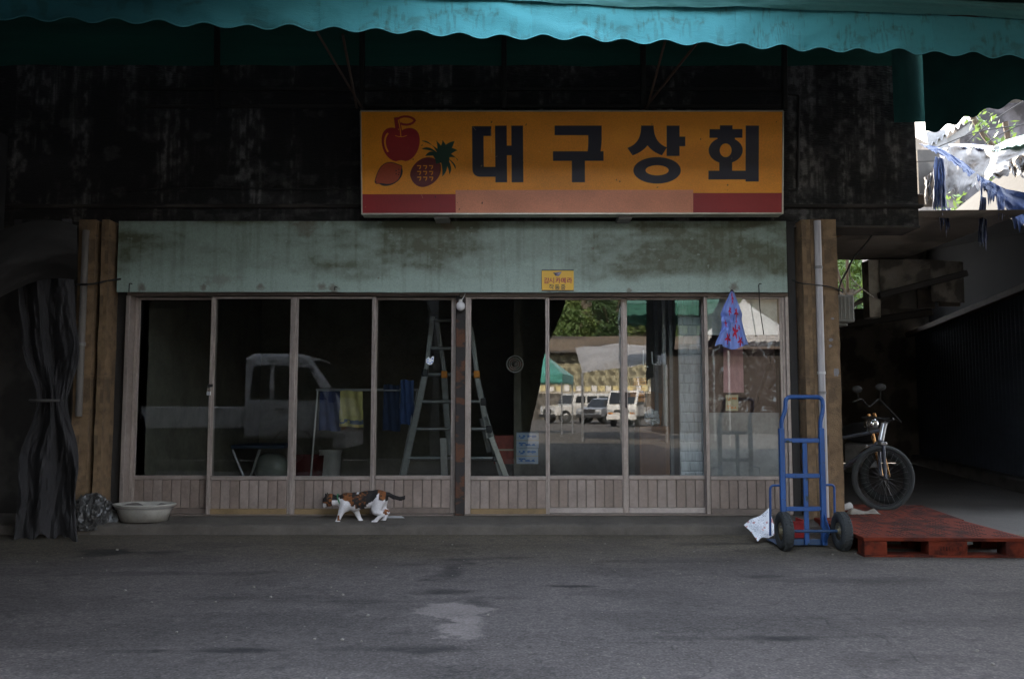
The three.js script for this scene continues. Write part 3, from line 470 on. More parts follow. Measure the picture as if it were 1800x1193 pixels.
// ---------------------------------------------------------------- things on the shop front
{
  const b = thing('light_bulb', 'round white bulb lamp hanging beside the dark centre post', 'lamp');
  const c = at(809.5, 538, 0.1);
  part(b, 'globe', new THREE.SphereGeometry(0.041, 20, 14).translate(c.x, c.y, c.z), M(0.72, 0.7, 0.7, { rough: 0.25, map: null }));
  part(b, 'socket', rod(V(c.x, c.y + 0.034, c.z), V(c.x, c.y + 0.06, c.z), 0.016, 12), m.white);
  part(b, 'cord', tube([V(c.x, c.y + 0.058, c.z), at(811, 528, 0.1), at(816, 520, 0.095), at(818, 515, 0.09)], 0.0035, 16, 6), m.white);
  settle(b);

  // flowered cloth hung by its middle from a nail
  const cl = thing('hanging_cloth', 'blue cloth with red flowers hung on a nail before the glass', 'cloth');
  const flower = tex(512, 512, (u, v) => {
    let c = [0.24, 0.33, 0.72].map((q) => q * (0.8 + 0.3 * fbm(u * 8, v * 8, 111, 4) + 0.15 * (hash2(u * 512 | 0, v * 512 | 0, 3) - 0.5)));
    for (const [x, y, r] of [[0.62, 0.30, 0.13], [0.36, 0.17, 0.1], [0.78, 0.10, 0.09], [0.8, 0.34, 0.06], [0.58, 0.86, 0.1], [0.74, 0.62, 0.1], [0.42, 0.66, 0.08], [0.5, 0.93, 0.1], [0.72, 0.47, 0.05], [0.2, 0.4, 0.07]]) {
      const an = Math.atan2(v - y, u - x), d = Math.hypot(u - x, (v - y)) / (r * (0.7 + 0.35 * Math.cos(an * 5 + x * 20)));
      if (d < 1.2) c = c.map((q, i) => lerp(q, [0.45, 0.015, 0.05][i], sstep(1.15, 0.8, d + 0.5 * (fbm(u * 40, v * 40, 112, 2) - 0.5))));
    }
    return c;
  }, { repeat: false });
  const L = [[512, 1284, 1290], [525, 1279, 1295], [540, 1271, 1301], [552, 1267, 1305], [560, 1268, 1304], [575, 1269, 1307], [590, 1264, 1311], [600, 1259, 1314], [611, 1256, 1318]];
  const ed = (py, k) => { for (let i = 0; i < L.length - 1; i++) if (py <= L[i + 1][0]) { const t = (py - L[i][0]) / (L[i + 1][0] - L[i][0]); return lerp(L[i][k], L[i + 1][k], t); } return L[8][k]; };
  part(cl, 'cloth', sheet(60, 60, (u, v) => {
    const low = 611 - 3 * Math.sin(u * 9) - (u < 0.22 ? 3 : 0) - 4 * sstep(0.8, 1, u), py = lerp(low, 512, v), px = lerp(ed(py, 1), ed(py, 2), u);
    const fold = 0.016 * Math.sin(u * 15 + v * 4) * (0.35 + 0.65 * (1 - v)) + 0.014 * Math.sin(u * 27 + 2) * (1 - v) + 0.03 * Math.exp(-(((v - 0.55 - 0.25 * (u - 0.5)) / 0.07) ** 2)) - 0.035 * sstep(0.45, 0.5, v - 0.6 * (u - 0.5)) * sstep(0.62, 0.52, v);
    return at(px, py, 0.20 + fold + 0.02 * Math.sin(Math.PI * u));
  }), M(1, 1, 1, { map: flower, rough: 0.95, bump: 0.001, bumpMap: weave }));
  part(cl, 'knot', move(new THREE.SphereGeometry(0.019, 12, 10).scale(0.8, 1.25, 0.8), ...at(1287, 513, 0.2).toArray()), cloth(0.05, 0.03, 0.05));
  settle(cl);

  const hk = (px, py, len, lab, z = 0.155) => { const p = at(px, py, z); solo('wire_hook', lab, 'hook', bent([V(p.x + 0.022, p.y - 0.008, z), V(p.x + 0.018, p.y, z), V(p.x, p.y, z), V(p.x - 0.002, p.y - len, z)], 0.0045, 0.006, 24, 6), m.iron, 'hooks under the green panel'); };
  hk(227, 498, 0.075, 'bent wire hook at the far left end of the green panel'); hk(588, 504, 0.03, 'short rusty hook near the left seam of the green panel', 0.16);
  { const p = at(1334, 499, 0.16); solo('wire_hook', 'long thin hanging wire hooked over the panel right of the flowered cloth', 'hook', bent([V(p.x + 0.025, p.y - 0.004, 0.16), V(p.x + 0.02, p.y + 0.004, 0.16), V(p.x, p.y, 0.16), at(1336, 540, 0.155), at(1343, 588, 0.15)], 0.004, 0.006, 40, 6), m.iron, 'hooks under the green panel'); }
  // padlock on the second stile
  const pk = thing('padlock', 'small grey padlock hanging on the stile of the left doors', 'padlock');
  const p = at(366.5, 690, 0.06);
  part(pk, 'lock_body', box(p.x - 0.017, p.x + 0.017, p.y - 0.024, p.y + 0.012, 0.05, 0.068, 0.004), m.lampClear);
  part(pk, 'shackle', bent([V(p.x - 0.011, p.y + 0.01, 0.059), V(p.x - 0.011, p.y + 0.045, 0.059), V(p.x + 0.011, p.y + 0.045, 0.059), V(p.x + 0.011, p.y + 0.01, 0.059)], 0.0032, 0.010, 30, 6), m.chrome);
  part(pk, 'hasp', box(p.x - 0.02, p.x + 0.03, p.y + 0.05, p.y + 0.075, 0.047, 0.055, 0.003), m.iron);
  settle(pk);
  // sticker on the glass
  const sk = at(756, 633.5, -0.043), ss = new THREE.Shape([[-0.034, 0.012], [-0.012, 0.034], [-0.006, 0.02], [0.006, 0.018], [0.016, 0.036], [0.034, 0.036], [0.03, -0.01], [0.012, -0.036], [-0.014, -0.036], [-0.034, -0.02]].map(([a, b]) => new THREE.Vector2(a, b)));
  const sg = thing('sticker', 'small white sticker with blue dots on the left glass', 'sticker');
  part(sg, 'backing', new THREE.ExtrudeGeometry(ss, { depth: 0.0015, bevelEnabled: false }).translate(sk.x, sk.y, sk.z + 0.001), M(0.85, 0.87, 0.9, { map: null }));
  for (const [a, b] of [[-0.02, 0.008], [-0.02, -0.014], [0.0, -0.024], [0.02, 0.016], [0.018, -0.012]]) part(sg, 'dot', move(new THREE.CircleGeometry(0.006, 10), sk.x + a, sk.y + b, sk.z + 0.0045), M(0.03, 0.2, 0.7, { map: null }));
  settle(sg);

  // downpipe on the right pillar, clamps
  const dp = thing('downpipe', 'pale plastic downpipe running down the brown pillar', 'pipe');
  const a0 = at(1437, 388, 0.245), a1 = at(1439, 905, 0.245);
  part(dp, 'pipe', rod(V(a0.x, a0.y, 0.245), V(a0.x, 0.14, 0.245), 0.029, 16), m.pvc);
  for (const py of [655, 690, 470]) { const q = at(1438, py, 0.245); part(dp, 'clamp', rod(V(a0.x, q.y - 0.012, 0.245), V(a0.x, q.y + 0.012, 0.245), 0.034, 16), py === 655 ? m.white : m.grey); }
  settle(dp);
  const lp = thing('downpipe', 'grimy downpipe in the dark corner left of the shop', 'pipe');
  part(lp, 'pipe', rod(V(X(161), 1.0, 0.225), V(X(161), 2.6, 0.225), 0.028, 14), M(0.2, 0.18, 0.16)); part(lp, 'clamp', rod(V(X(161), 1.6, 0.225), V(X(161), 1.63, 0.225), 0.034, 14), m.grey);
  settle(lp);
  // torn stickers left on the right pillar
  for (const [px, py, w, h, lab] of [[1470, 655, 0.05, 0.09, 'torn pale sticker scrap lowest on the brown pillar'], [1461, 597, 0.04, 0.035, 'pale sticker scrap in the middle of the brown pillar'], [1460, 608, 0.035, 0.03, 'faded round scrap just below the middle sticker on the pillar'], [1464, 560, 0.03, 0.02, 'tiny white scrap highest on the brown pillar']]) {
    const q = at(px, py, 0.212), sh = []; for (let k = 0; k < 9; k++) { const an = k / 9 * 6.283; sh.push(new THREE.Vector2(Math.cos(an) * w * (0.3 + 0.3 * rnd()), Math.sin(an) * h * (0.3 + 0.3 * rnd()))); }
    solo('sticker_scrap', lab, 'sticker', new THREE.ExtrudeGeometry(new THREE.Shape(sh), { depth: 0.002, bevelEnabled: false }).translate(q.x, q.y, 0.211), M(0.34, 0.33, 0.35), 'scraps on the pillar');
  }
  // cables and conduit
  solo('power_cable', 'black cable looped from the panel end across the brown pillar', 'cable', tube([at(1394, 492, 0.12), at(1405, 497, 0.24), at(1430, 500, 0.285), at(1460, 504, 0.24), at(1478, 511, 0.22), at(1482, 514, 0.2), at(1481, 508, 0.18), at(1474, 508, 0.2)], 0.006, 70, 6), m.black);
  solo('conduit_pipe', 'dark square conduit loop on the wall right of the sign', 'pipe', bent([at(1383, 165, 0.05), at(1405, 167, 0.05), at(1403, 333, 0.05), at(1386, 334, 0.05)], 0.012, 0.02, 40, 8), m.iron);
  solo('power_cable', 'thin black cable strung along the mouldy wall left of the sign', 'cable', tube([at(230, 336, 0.055), at(300, 331, 0.055), at(400, 330, 0.06), at(500, 332, 0.055), at(632, 333, 0.055)], 0.006, 60, 6), m.iron);
  solo('power_cable', 'black cord crossing from the left pillar to the panel hook', 'cable', tube([at(118, 500, 0.3), at(160, 499, 0.26), at(185, 494, 0.2), at(212, 490, 0.15)], 0.008, 30, 6), m.black);
}
// ---------------------------------------------------------------- cat
{
  const C = (x, y, z = 0) => V((x - 700) / 1677, (752 - y) / 1677, z);
  const bones = [];                                                    // a, b, ra, rb
  const bone = (a, b, ra, rb) => bones.push([a, b, ra, rb]);
  bone(C(565, 432), C(680, 432), 0.069, 0.072); bone(C(680, 432), C(850, 408), 0.072, 0.068); bone(C(850, 400), C(1010, 385), 0.068, 0.068); bone(C(560, 450), C(545, 500), 0.055, 0.046);
  bone(C(1010, 380), C(1050, 375), 0.062, 0.05);
  bone(C(550, 405), C(430, 415), 0.05, 0.036); bone(C(430, 415), C(350, 420), 0.036, 0.034);
  bone(C(330, 408), C(308, 420), 0.053, 0.048); bone(C(300, 440), C(258, 478), 0.029, 0.017); bone(C(258, 478), C(250, 490), 0.017, 0.013);
  const fn = 0.032, ff = -0.03, hn = 0.036, hf = -0.034;
  bone(C(560, 470, fn), C(505, 560, fn), 0.04, 0.027); bone(C(505, 560, fn), C(455, 690, fn), 0.025, 0.0165); bone(C(455, 690, fn), C(440, 722, fn), 0.0165, 0.017); bone(C(440, 727, fn), C(392, 736, fn), 0.0175, 0.0155);
  bone(C(600, 470, ff), C(690, 570, ff), 0.036, 0.022); bone(C(690, 570, ff), C(745, 685, ff), 0.024, 0.0165); bone(C(745, 685, ff), C(765, 715, ff), 0.0165, 0.017); bone(C(768, 722, ff), C(748, 736, ff), 0.0175, 0.0155);
  bone(C(1030, 400, hn), C(990, 545, hn), 0.06, 0.038); bone(C(990, 545, hn), C(1075, 600, hn), 0.032, 0.021); bone(C(1075, 600, hn), C(985, 690, hn), 0.0175, 0.0155); bone(C(985, 698, hn), C(945, 712, hn), 0.016, 0.0145);
  bone(C(1055, 410, hf), C(1060, 540, hf), 0.05, 0.03); bone(C(1060, 540, hf), C(1132, 585, hf), 0.028, 0.02); bone(C(1132, 585, hf), C(1085, 690, hf), 0.0175, 0.0155); bone(C(1085, 702, hf), C(1042, 716, hf), 0.016, 0.0145);
  bone(C(1075, 330), C(1150, 335), 0.024, 0.018); bone(C(1150, 335), C(1230, 372), 0.018, 0.016); bone(C(1230, 372), C(1320, 393), 0.016, 0.0155); bone(C(1320, 393), C(1390, 372), 0.0155, 0.014); bone(C(1390, 372), C(1428, 345), 0.014, 0.010);
  for (const z of [0.026, -0.026]) bone(C(300, 380, z), C(275, 316, z * 1.3), 0.02, 0.004);
  bone(C(345, 378, 0.03), C(355, 335, 0.038), 0.015, 0.004);
  const res = 116, ext = V(0.36, 0.19, 0.12), org = V(0.06, 0.145, 0);
  const mc = new MarchingCubes(res, new THREE.MeshBasicMaterial(), false, false, 140000);
  const kk = 0.022, q = V(), ab = V(), ap = V(), half = res / 2;
  for (let k = 0; k < res; k++) for (let j = 0; j < res; j++) for (let i = 0; i < res; i++) {
    q.set((i - half) / half * ext.x + org.x, (j - half) / half * ext.y + org.y, (k - half) / half * ext.z + org.z);
    let sum = 1;
    for (const [a, b, ra, rb] of bones) {
      const lo = Math.min(a.x, b.x) - 0.12, hi = Math.max(a.x, b.x) + 0.12; if (q.x < lo || q.x > hi) continue;
      ab.subVectors(b, a); ap.subVectors(q, a); const t = clamp(ap.dot(ab) / ab.lengthSq()); ap.addScaledVector(ab, -t);
      const r = lerp(ra, rb, t), thin = ra < 0.03 ? 0.35 : 1, d = Math.hypot(ap.x, ap.y, ap.z * (ra > 0.044 && ra < 0.07 ? 1.18 : 1)) - r;
      if (d > 0.16) continue;
      sum = Math.min(sum, d) - Math.max(kk * thin - Math.abs(sum - d), 0) ** 2 / (4 * kk * thin);
    }
    mc.field[k * res * res + j * res + i] = -sum;
  }
  mc.isolation = 0; mc.update();
  const n = mc.count, pos = new Float32Array(n * 3);
  for (let i = 0; i < n; i++) { pos[i * 3] = mc.positionArray[i * 3] * ext.x + org.x; pos[i * 3 + 1] = mc.positionArray[i * 3 + 1] * ext.y + org.y; pos[i * 3 + 2] = mc.positionArray[i * 3 + 2] * ext.z + org.z; }
  let g = new THREE.BufferGeometry(); g.setAttribute('position', new THREE.BufferAttribute(pos, 3)); g = mergeVertices(g, 1e-5); g.computeVertexNormals();
  const P = g.attributes.position, col = new Float32Array(P.count * 3);
  const white = [0.72, 0.69, 0.69], black = [0.018, 0.016, 0.015], org2 = [0.20, 0.072, 0.022], brn = [0.06, 0.03, 0.015];
  const zx = (x) => x * 1677 + 700, zy = (y) => 752 - y * 1677;
  for (let i = 0; i < P.count; i++) {
    const x = zx(P.getX(i)), y = zy(P.getY(i)), z = P.getZ(i), nz = (fbm(x * 0.014, y * 0.014 + z * 25, 121, 4) - 0.5) * 90, n2 = fbm(x * 0.03, y * 0.03 + z * 40, 122, 3);
    let c = white; const yy = y + nz, xx = x + nz * 0.6;
    if (x > 1120 && y < 420) c = black;                                // tail
    else if (x > 460 && y < 640 && x <= 1120) {
      const edge = x < 640 ? 385 + 0.35 * (x - 500) : x < 860 ? 470 + 0.12 * (x - 640) : x < 1000 ? 470 - 0.75 * (x - 860) : x < 1030 ? 320 : 400;
      if (yy < edge + (x > 700 && x < 830 ? 45 : 0)) c = xx < 520 ? black : xx < 650 ? (n2 > 0.40 ? org2 : brn) : xx < 860 ? (n2 > 0.6 ? org2 : n2 > 0.46 ? brn : black) : xx < 1010 ? black : (n2 > 0.4 ? org2 : brn);
      if (Math.abs(x - 725) < 14 && y < 322) c = white;
    } else if (x <= 460) {
      if (x < 290 && y > 450 && Math.hypot(x - 258, y - 490) < 42) c = white;
      else if (xx < 330 && y < 430) c = x > 300 && n2 > 0.52 ? brn : black; else if (x < 372 && y < 500) c = n2 > 0.42 ? org2 : black; else if (y < 405) c = black; else c = white;
    }
    if (y > 610 && y < 690 && x > 450 && x < 500 && n2 > 0.45) c = org2;
    if (x > 1090 && y > 540 && y < 620 && n2 > 0.4) c = org2;
    const f = 0.85 + 0.3 * hash2(i, 3, 7); for (let k = 0; k < 3; k++) col[i * 3 + k] = c[k] * f;
  }
  g.setAttribute('color', new THREE.BufferAttribute(col, 3));
  const fur = M(1, 1, 1, { map: null, rough: 0.95 }); fur.vertexColors = true;
  const cat = thing('cat', 'calico cat with green collar walking left along the step', 'cat');
  part(cat, 'cat_body', g, fur);
  for (const z of [0.024, -0.024]) { part(cat, 'eye', new THREE.SphereGeometry(0.0055, 12, 10).translate(C(277, 432).x, C(277, 432).y, z), M(0.35, 0.38, 0.08, { rough: 0.1, map: null })); }
  part(cat, 'nose', new THREE.SphereGeometry(0.005, 10, 8).translate(C(236, 484).x, C(237, 482).y, 0), M(0.5, 0.22, 0.2, { map: null, rough: 0.5 }));
  { const a = C(462, 405), t = new THREE.TorusGeometry(0.047, 0.006, 8, 28); t.rotateY(Math.PI / 2); t.rotateZ(0.35); part(cat, 'collar', t.translate(a.x, a.y, 0), M(0.05, 0.2, 0.09, { map: null })); }
  const foot = at(540 + 700 / 8.18, 830 + 752 / 8.18, 0.26);
  for (const k of cat.children) k.position.set(foot.x, foot.y, 0.26);
  settle(cat);
}
// ---------------------------------------------------------------- papers, basin, rubbish bag
{
  const y = 0.1315, q = (px, py) => { const p = atY(px, py, y); return p; };
  const A = q(676, 909), B = q(705, 909.5), Cc = q(715, 913), D = q(708, 917.5), E = q(676, 917);
  const sh = new THREE.Shape([A, B, Cc, D, E].map((p) => new THREE.Vector2(p.x, -p.z))); const g = new THREE.ExtrudeGeometry(sh, { depth: 0.0025, bevelEnabled: false }); g.rotateX(-Math.PI / 2 + 0.10); g.computeBoundingBox(); { const k = g.boundingBox; g.translate(0, y - (k.min.y + k.max.y) / 2, 0); }
  solo('paper_sheet', 'flat white envelope lying on the step behind the cat', 'paper', boxUV(g), m.paper);
  const print = tex(256, 256, (u, v) => { const ln = Math.sin(v * 150) > 0.2 && vnoise(u * 60, Math.floor(v * 24), 131) > 0.5 && u > 0.08 && u < 0.92; const bl = fbm(u * 5, v * 5, 132, 4); const k = 0.8 + 0.1 * bl; const red = vnoise(u * 7 + 3, v * 7, 134) > 0.83; return ln && bl > 0.4 ? [0.3, 0.3, 0.36] : red ? [0.6, 0.3, 0.28] : [k * 0.95, k * 0.96, k]; }, { repeat: false });
  const corners = [at(1332, 951, 0.86), at(1366, 937, 0.7), at(1353, 897, 0.56), at(1308, 919, 0.72)];
  solo('paper_sheet', 'crumpled printed paper sheet leaning by the left wheel', 'paper', sheet(24, 24, (u, v) => { const a = corners[0].clone().lerp(corners[1], u), b = corners[3].clone().lerp(corners[2], u), p = a.lerp(b, v); p.z += 0.05 * Math.sin(u * 3.1) * Math.sin(v * 3) + 0.03 * (fbm(u * 4, v * 4, 133, 3) - 0.5); p.y += 0.012 * Math.sin(u * 7) + 0.015 * Math.sin(v * 5 + u * 3) * v; return p; }), M(1, 1, 1, { map: print, rough: 0.9 }));
  // basin: shallow oval plastic tub
  const ba = thing('plastic_basin', 'old white plastic basin with a wet rag on the step', 'basin');
  const bm = M(0.52, 0.5, 0.45, { rough: 0.55, bump: 0.001 });
  const c = atY(231, 922, 0.13), prof = [[0.0, 0.008], [0.17, 0.008], [0.185, 0.02], [0.222, 0.10], [0.236, 0.135], [0.25, 0.146], [0.262, 0.142], [0.263, 0.132], [0.248, 0.126], [0.232, 0.1], [0.226, 0.1], [0.19, 0.0], [0.0, 0.0]];
  part(ba, 'tub', lathe(prof, 56).scale(1.0, 1, 0.62).translate(c.x, c.y, 0.27), bm);
  part(ba, 'rim_band', lathe([[0.236, 0.108], [0.244, 0.112], [0.245, 0.118], [0.238, 0.122]], 56).scale(1, 1, 0.62).translate(c.x, c.y, 0.27), m.grey);
  part(ba, 'rag', sheet(40, 30, (u, v) => V(c.x - 0.2 + 0.4 * u, c.y + 0.115 + 0.06 * (fbm(u * 5, v * 5, 141, 4) - 0.35) * Math.sin(Math.PI * u) + 0.02 * Math.sin(u * 9), 0.27 + (v - 0.5) * 0.23 * Math.sin(Math.PI * clamp(u, 0.12, 0.88)))), cloth(0.2, 0.18, 0.16));
  settle(ba);
  const bag = new THREE.IcosahedronGeometry(1, 14), p = bag.attributes.position;
  for (let i = 0; i < p.count; i++) { const v = V(p.getX(i), p.getY(i), p.getZ(i)).normalize(), f = 0.78 + 0.55 * (fbm(v.x * 2.4 + 5, v.y * 2.4 + v.z * 3, 151, 4) - 0.4) + 0.18 * Math.abs(Math.sin(7 * fbm(v.x * 2 + 3, v.z * 2 + v.y, 152, 3) * 3)); p.setXYZ(i, v.x * 0.2 * f, Math.max(-0.10, v.y * 0.2 * f), v.z * 0.17 * f); }
  bag.computeVertexNormals(); const bp = atY(116, 946, 0.05);
  solo('rubbish_bag', 'crumpled dark plastic rubbish bag in the far left corner', 'bag', clean(bag.translate(bp.x, 0.17, 0.32)), M(0.06, 0.058, 0.055, { rough: 0.32, map: null }));
}
// ---------------------------------------------------------------- hand truck
{
  const h = thing('hand_truck', 'blue steel two-wheeled hand truck standing upright by the pillar', 'hand truck');
  const z = 1.0, P = (px, py, dz = 0) => at(px, py, z + dz).setZ(z + dz), g0 = groundY(1.1);
  const rail = (p0, p1, y1, y0) => { const a = P(p0, 753), b = P(p1, y0); a.y = P(900, y1).y; return [a, b]; };
  const xl = (P(1375.5, 830).x), xr = P(1446, 830).x, yT = P(900, 752).y, yB = P(900, 958).y, yH = P(900, 697.5).y;
  part(h, 'rail', box(xl - 0.021, xl + 0.021, P(900, 908).y - 0.1, yT, z - 0.018, z + 0.018, 0.007), m.blue);
  part(h, 'rail', box(xr - 0.021, xr + 0.021, yB, yT, z - 0.018, z + 0.018, 0.007), m.blue);
  const hx0 = P(1382, 720).x, hx1 = P(1448.5, 720).x;
  part(h, 'handle', bent([V(xl + 0.004, yT - 0.05, z), V(xl + 0.004, yT + 0.06, z), V(hx0, yT + 0.13, z - 0.01), V(hx0 + 0.006, yH, z - 0.02), V(hx1, yH, z - 0.02), V(hx1, yT + 0.13, z - 0.01), V(xr - 0.004, yT + 0.06, z), V(xr - 0.004, yT - 0.05, z)], 0.0165, 0.045, 110, 12), m.blue);
  for (const py of [774, 836, 894]) part(h, 'cross_bar', box(xl + 0.0205, xr - 0.0205, P(900, py).y - 0.017, P(900, py).y + 0.017, z - 0.008, z + 0.012, 0.005), m.blue);
  const xm = P(1416, 830).x; part(h, 'centre_bar', box(xm - 0.018, xm + 0.018, yB, P(900, 778).y, z - 0.014, z + 0.006, 0.005), m.blue);
  part(h, 'toe_plate', [box(xl - 0.05, xr + 0.03, g0 + 0.015, g0 + 0.025, z - 0.28, z - 0.02, 0.004), box(xl - 0.02, xr + 0.02, g0 + 0.015, g0 + 0.06, z - 0.03, z - 0.018, 0.003)], m.blueDark);
  part(h, 'side_guard', bent([P(1372, 853), P(1354.5, 853), P(1354.5, 941)], 0.009, 0.03, 40, 8), m.blue);
  part(h, 'side_guard', bent([P(1450, 852), P(1467, 852), P(1468, 915)], 0.009, 0.03, 40, 8), m.blue);
  const az = z + 0.1, ay = g0 + 0.137;
  part(h, 'axle', rod(V(P(1380, 937).x, ay, az), V(P(1482, 937).x, ay, az), 0.011, 10), m.blueDark);
  for (const xx of [xl, xr]) part(h, 'axle_bracket', [bar(V(xx, ay + 0.1, z + 0.01), V(xx, ay, az), 0.008, 0.05), bar(V(xx, g0 + 0.04, z), V(xx, ay, az), 0.008, 0.04)], m.blue);
  for (const px of [1379, 1480.5]) {
    const cx = at(px, 938, az).x, tyre = lathe([[0.062, -0.02], [0.075, -0.034], [0.11, -0.041], [0.13, -0.034], [0.138, -0.018], [0.139, 0.018], [0.13, 0.034], [0.11, 0.041], [0.075, 0.034], [0.062, 0.02], [0.062, -0.02]], 40);
    const lugs = []; for (let k = 0; k < 34; k++) for (const s of [-1, 1]) { const b = new THREE.BoxGeometry(0.008, 0.02, 0.013); b.translate(0.1385, s * 0.016, 0); b.rotateY((k + (s > 0 ? 0.5 : 0)) / 34 * Math.PI * 2); lugs.push(clean(b)); }
    const w = part(h, 'wheel', merge([tyre, ...lugs]).rotateZ(Math.PI / 2).translate(cx, ay, az), m.rubber);
    part(w, 'hub', lathe([[0, -0.03], [0.02, -0.032], [0.022, -0.018], [0.045, -0.012], [0.063, -0.026], [0.064, 0.026], [0.045, 0.012], [0.022, 0.018], [0.02, 0.034], [0, 0.034]], 28).rotateZ(Math.PI / 2).translate(cx, ay, az), m.hub);
    for (let k = 0; k < 4; k++) { const an = k * 1.571 + 0.4; part(w, 'bolt', new THREE.SphereGeometry(0.006, 8, 6).translate(cx - 0.018, ay + 0.034 * Math.sin(an), az + 0.034 * Math.cos(an)), m.steel); }
  }
  settle(h);
}
// ---------------------------------------------------------------- pallets and what lies on them
{
  function pallet(lab, x0, z1, w, d, y0, turn, mat) {
    const p = thing('plastic_pallet', lab, 'pallet', 'red plastic pallets beside the pillar');
    const T = (g) => move(g, x0, y0, z1, turn);
    part(p, 'deck', T(merge([box(0, w, 0.118, 0.145, -d, 0, 0.006)])), mat);
    for (const zz of [-0.14, -d / 2 + 0.07, -d]) for (const [a, b] of [[0, 0.17], [w / 2 - 0.13, w / 2 + 0.15], [w - 0.17, w]]) part(p, 'block', T(box(a + 0.004, b - 0.004, 0.022, 0.119, zz + 0.004, zz + 0.136, 0.006)), mat);
    for (const zz of [-0.145, -d / 2 + 0.065, -d - 0.003]) part(p, 'skid', T(box(-0.002, w + 0.002, 0.0, 0.024, zz, zz + 0.148, 0.006)), mat);
    const ribs = []; for (let i = 0; i < 26; i++) for (let j = 0; j < 22; j++) if (((i >> 1) + (j >> 2)) % 3 && rnd() > 0.15) ribs.push(box(0.03 + i * (w - 0.06) / 26, 0.03 + (i + 0.62) * (w - 0.06) / 26, 0.1445, 0.1475, -d + 0.04 + j * (d - 0.08) / 22, -d + 0.052 + j * (d - 0.08) / 22));
    part(p, 'grip_ribs', T(merge(ribs)), M(0.06, 0.024, 0.02, { rough: 0.9 }), { kind: 'stuff' });
    const wr = []; for (let k = 0; k < 10; k++) wr.push(box(0.50 * w - 0.05 + k * 0.02, 0.5 * w - 0.038 + k * 0.02, 0.055, 0.085, 0.0, 0.002));
    part(p, 'raised_mark', T(merge(wr)), m.palletDark);
    settle(p); return p;
  }
  const fl = atY(1520, 979, 0.02);
  pallet('red plastic pallet nearest the street in front of the brown pillar', fl.x, fl.z, 1.16, 1.1, 0.012, -0.03, m.pallet);
  pallet('dark red pallet under the bicycle deeper in the alley', 2.62, 0.22, 1.12, 1.05, 0.008, -0.14, m.palletDark);
  const rg = atY(1517, 900, 0.17);
  solo('folded_rag', 'flat grey folded rag on the pallet below the bicycle wheel', 'rag', sheet(30, 12, (u, v) => V(rg.x - 0.14 + 0.29 * u, 0.158 + 0.045 * Math.sin(Math.PI * v) * (0.7 + 0.3 * Math.sin(u * 8)) * Math.min(1, 8 * u, 8 * (1 - u)) + 0.01 * (fbm(u * 6, v * 3, 161, 3) - 0.5), rg.z + 0.06 - 0.12 * v - 0.04 * u)), cloth(0.34, 0.3, 0.25));
  const cu = atY(1487, 893, 0.19), cg = lathe([[0, 0], [0.026, 0], [0.034, 0.075], [0.036, 0.078], [0.033, 0.076], [0.024, 0.004], [0, 0.004]], 20); cg.rotateZ(-1.45); cg.rotateY(0.4);
  solo('paper_cup', 'white paper cup lying against the foot of the pillar', 'cup', clean(cg.translate(cu.x - 0.02, 0.195, cu.z)), m.white);
  solo('red_crate', 'red plastic crate half hidden behind the hand truck', 'crate', [box(at(1388, 930, 0.5).x, at(1413, 930, 0.5).x, 0.04, 0.055, 0.34, 0.6), box(at(1388, 930, 0.5).x, at(1413, 930, 0.5).x, 0.04, 0.17, 0.59, 0.605), box(at(1388, 930, 0.5).x, at(1413, 930, 0.5).x, 0.15, 0.17, 0.606, 0.615), box(at(1388, 930, 0.5).x, at(1388, 930, 0.5).x + 0.012, 0.055, 0.17, 0.34, 0.589), box(at(1413, 930, 0.5).x - 0.012, at(1413, 930, 0.5).x, 0.055, 0.17, 0.34, 0.589)], m.red);
}
// ---------------------------------------------------------------- bicycle and motorcycle in the alley
function spokedWheel(parent, c, ax, r, tyreR, mat) {                        // wheel with its axle along ax
  const q = new THREE.Quaternion().setFromUnitVectors(V(0, 0, 1), ax.clone().normalize()), put = (g) => clean(g.applyQuaternion(q).translate(c.x, c.y, c.z));
  const w = part(parent, 'wheel', put(new THREE.TorusGeometry(r - tyreR, tyreR, 10, 56)), mat ?? m.rubber);
  part(w, 'rim', put(new THREE.TorusGeometry(r - tyreR * 2 - 0.006, 0.008, 8, 56)), m.trim);
  const sp = []; for (let k = 0; k < 28; k++) { const a = k / 28 * 6.283, b = a + (k % 2 ? 0.5 : -0.5); sp.push(put(rod(V(0.02 * Math.cos(b), 0.02 * Math.sin(b), k % 4 < 2 ? 0.025 : -0.025), V((r - tyreR * 2) * Math.cos(a), (r - tyreR * 2) * Math.sin(a), 0), 0.0012, 4))); }
  part(w, 'spokes', merge(sp), M(0.2, 0.2, 0.2, { metal: 0.8, rough: 0.4, map: null }));
  part(w, 'hub', put(new THREE.CylinderGeometry(0.022, 0.022, 0.08, 12).rotateX(Math.PI / 2)), m.iron);
  return w;
}
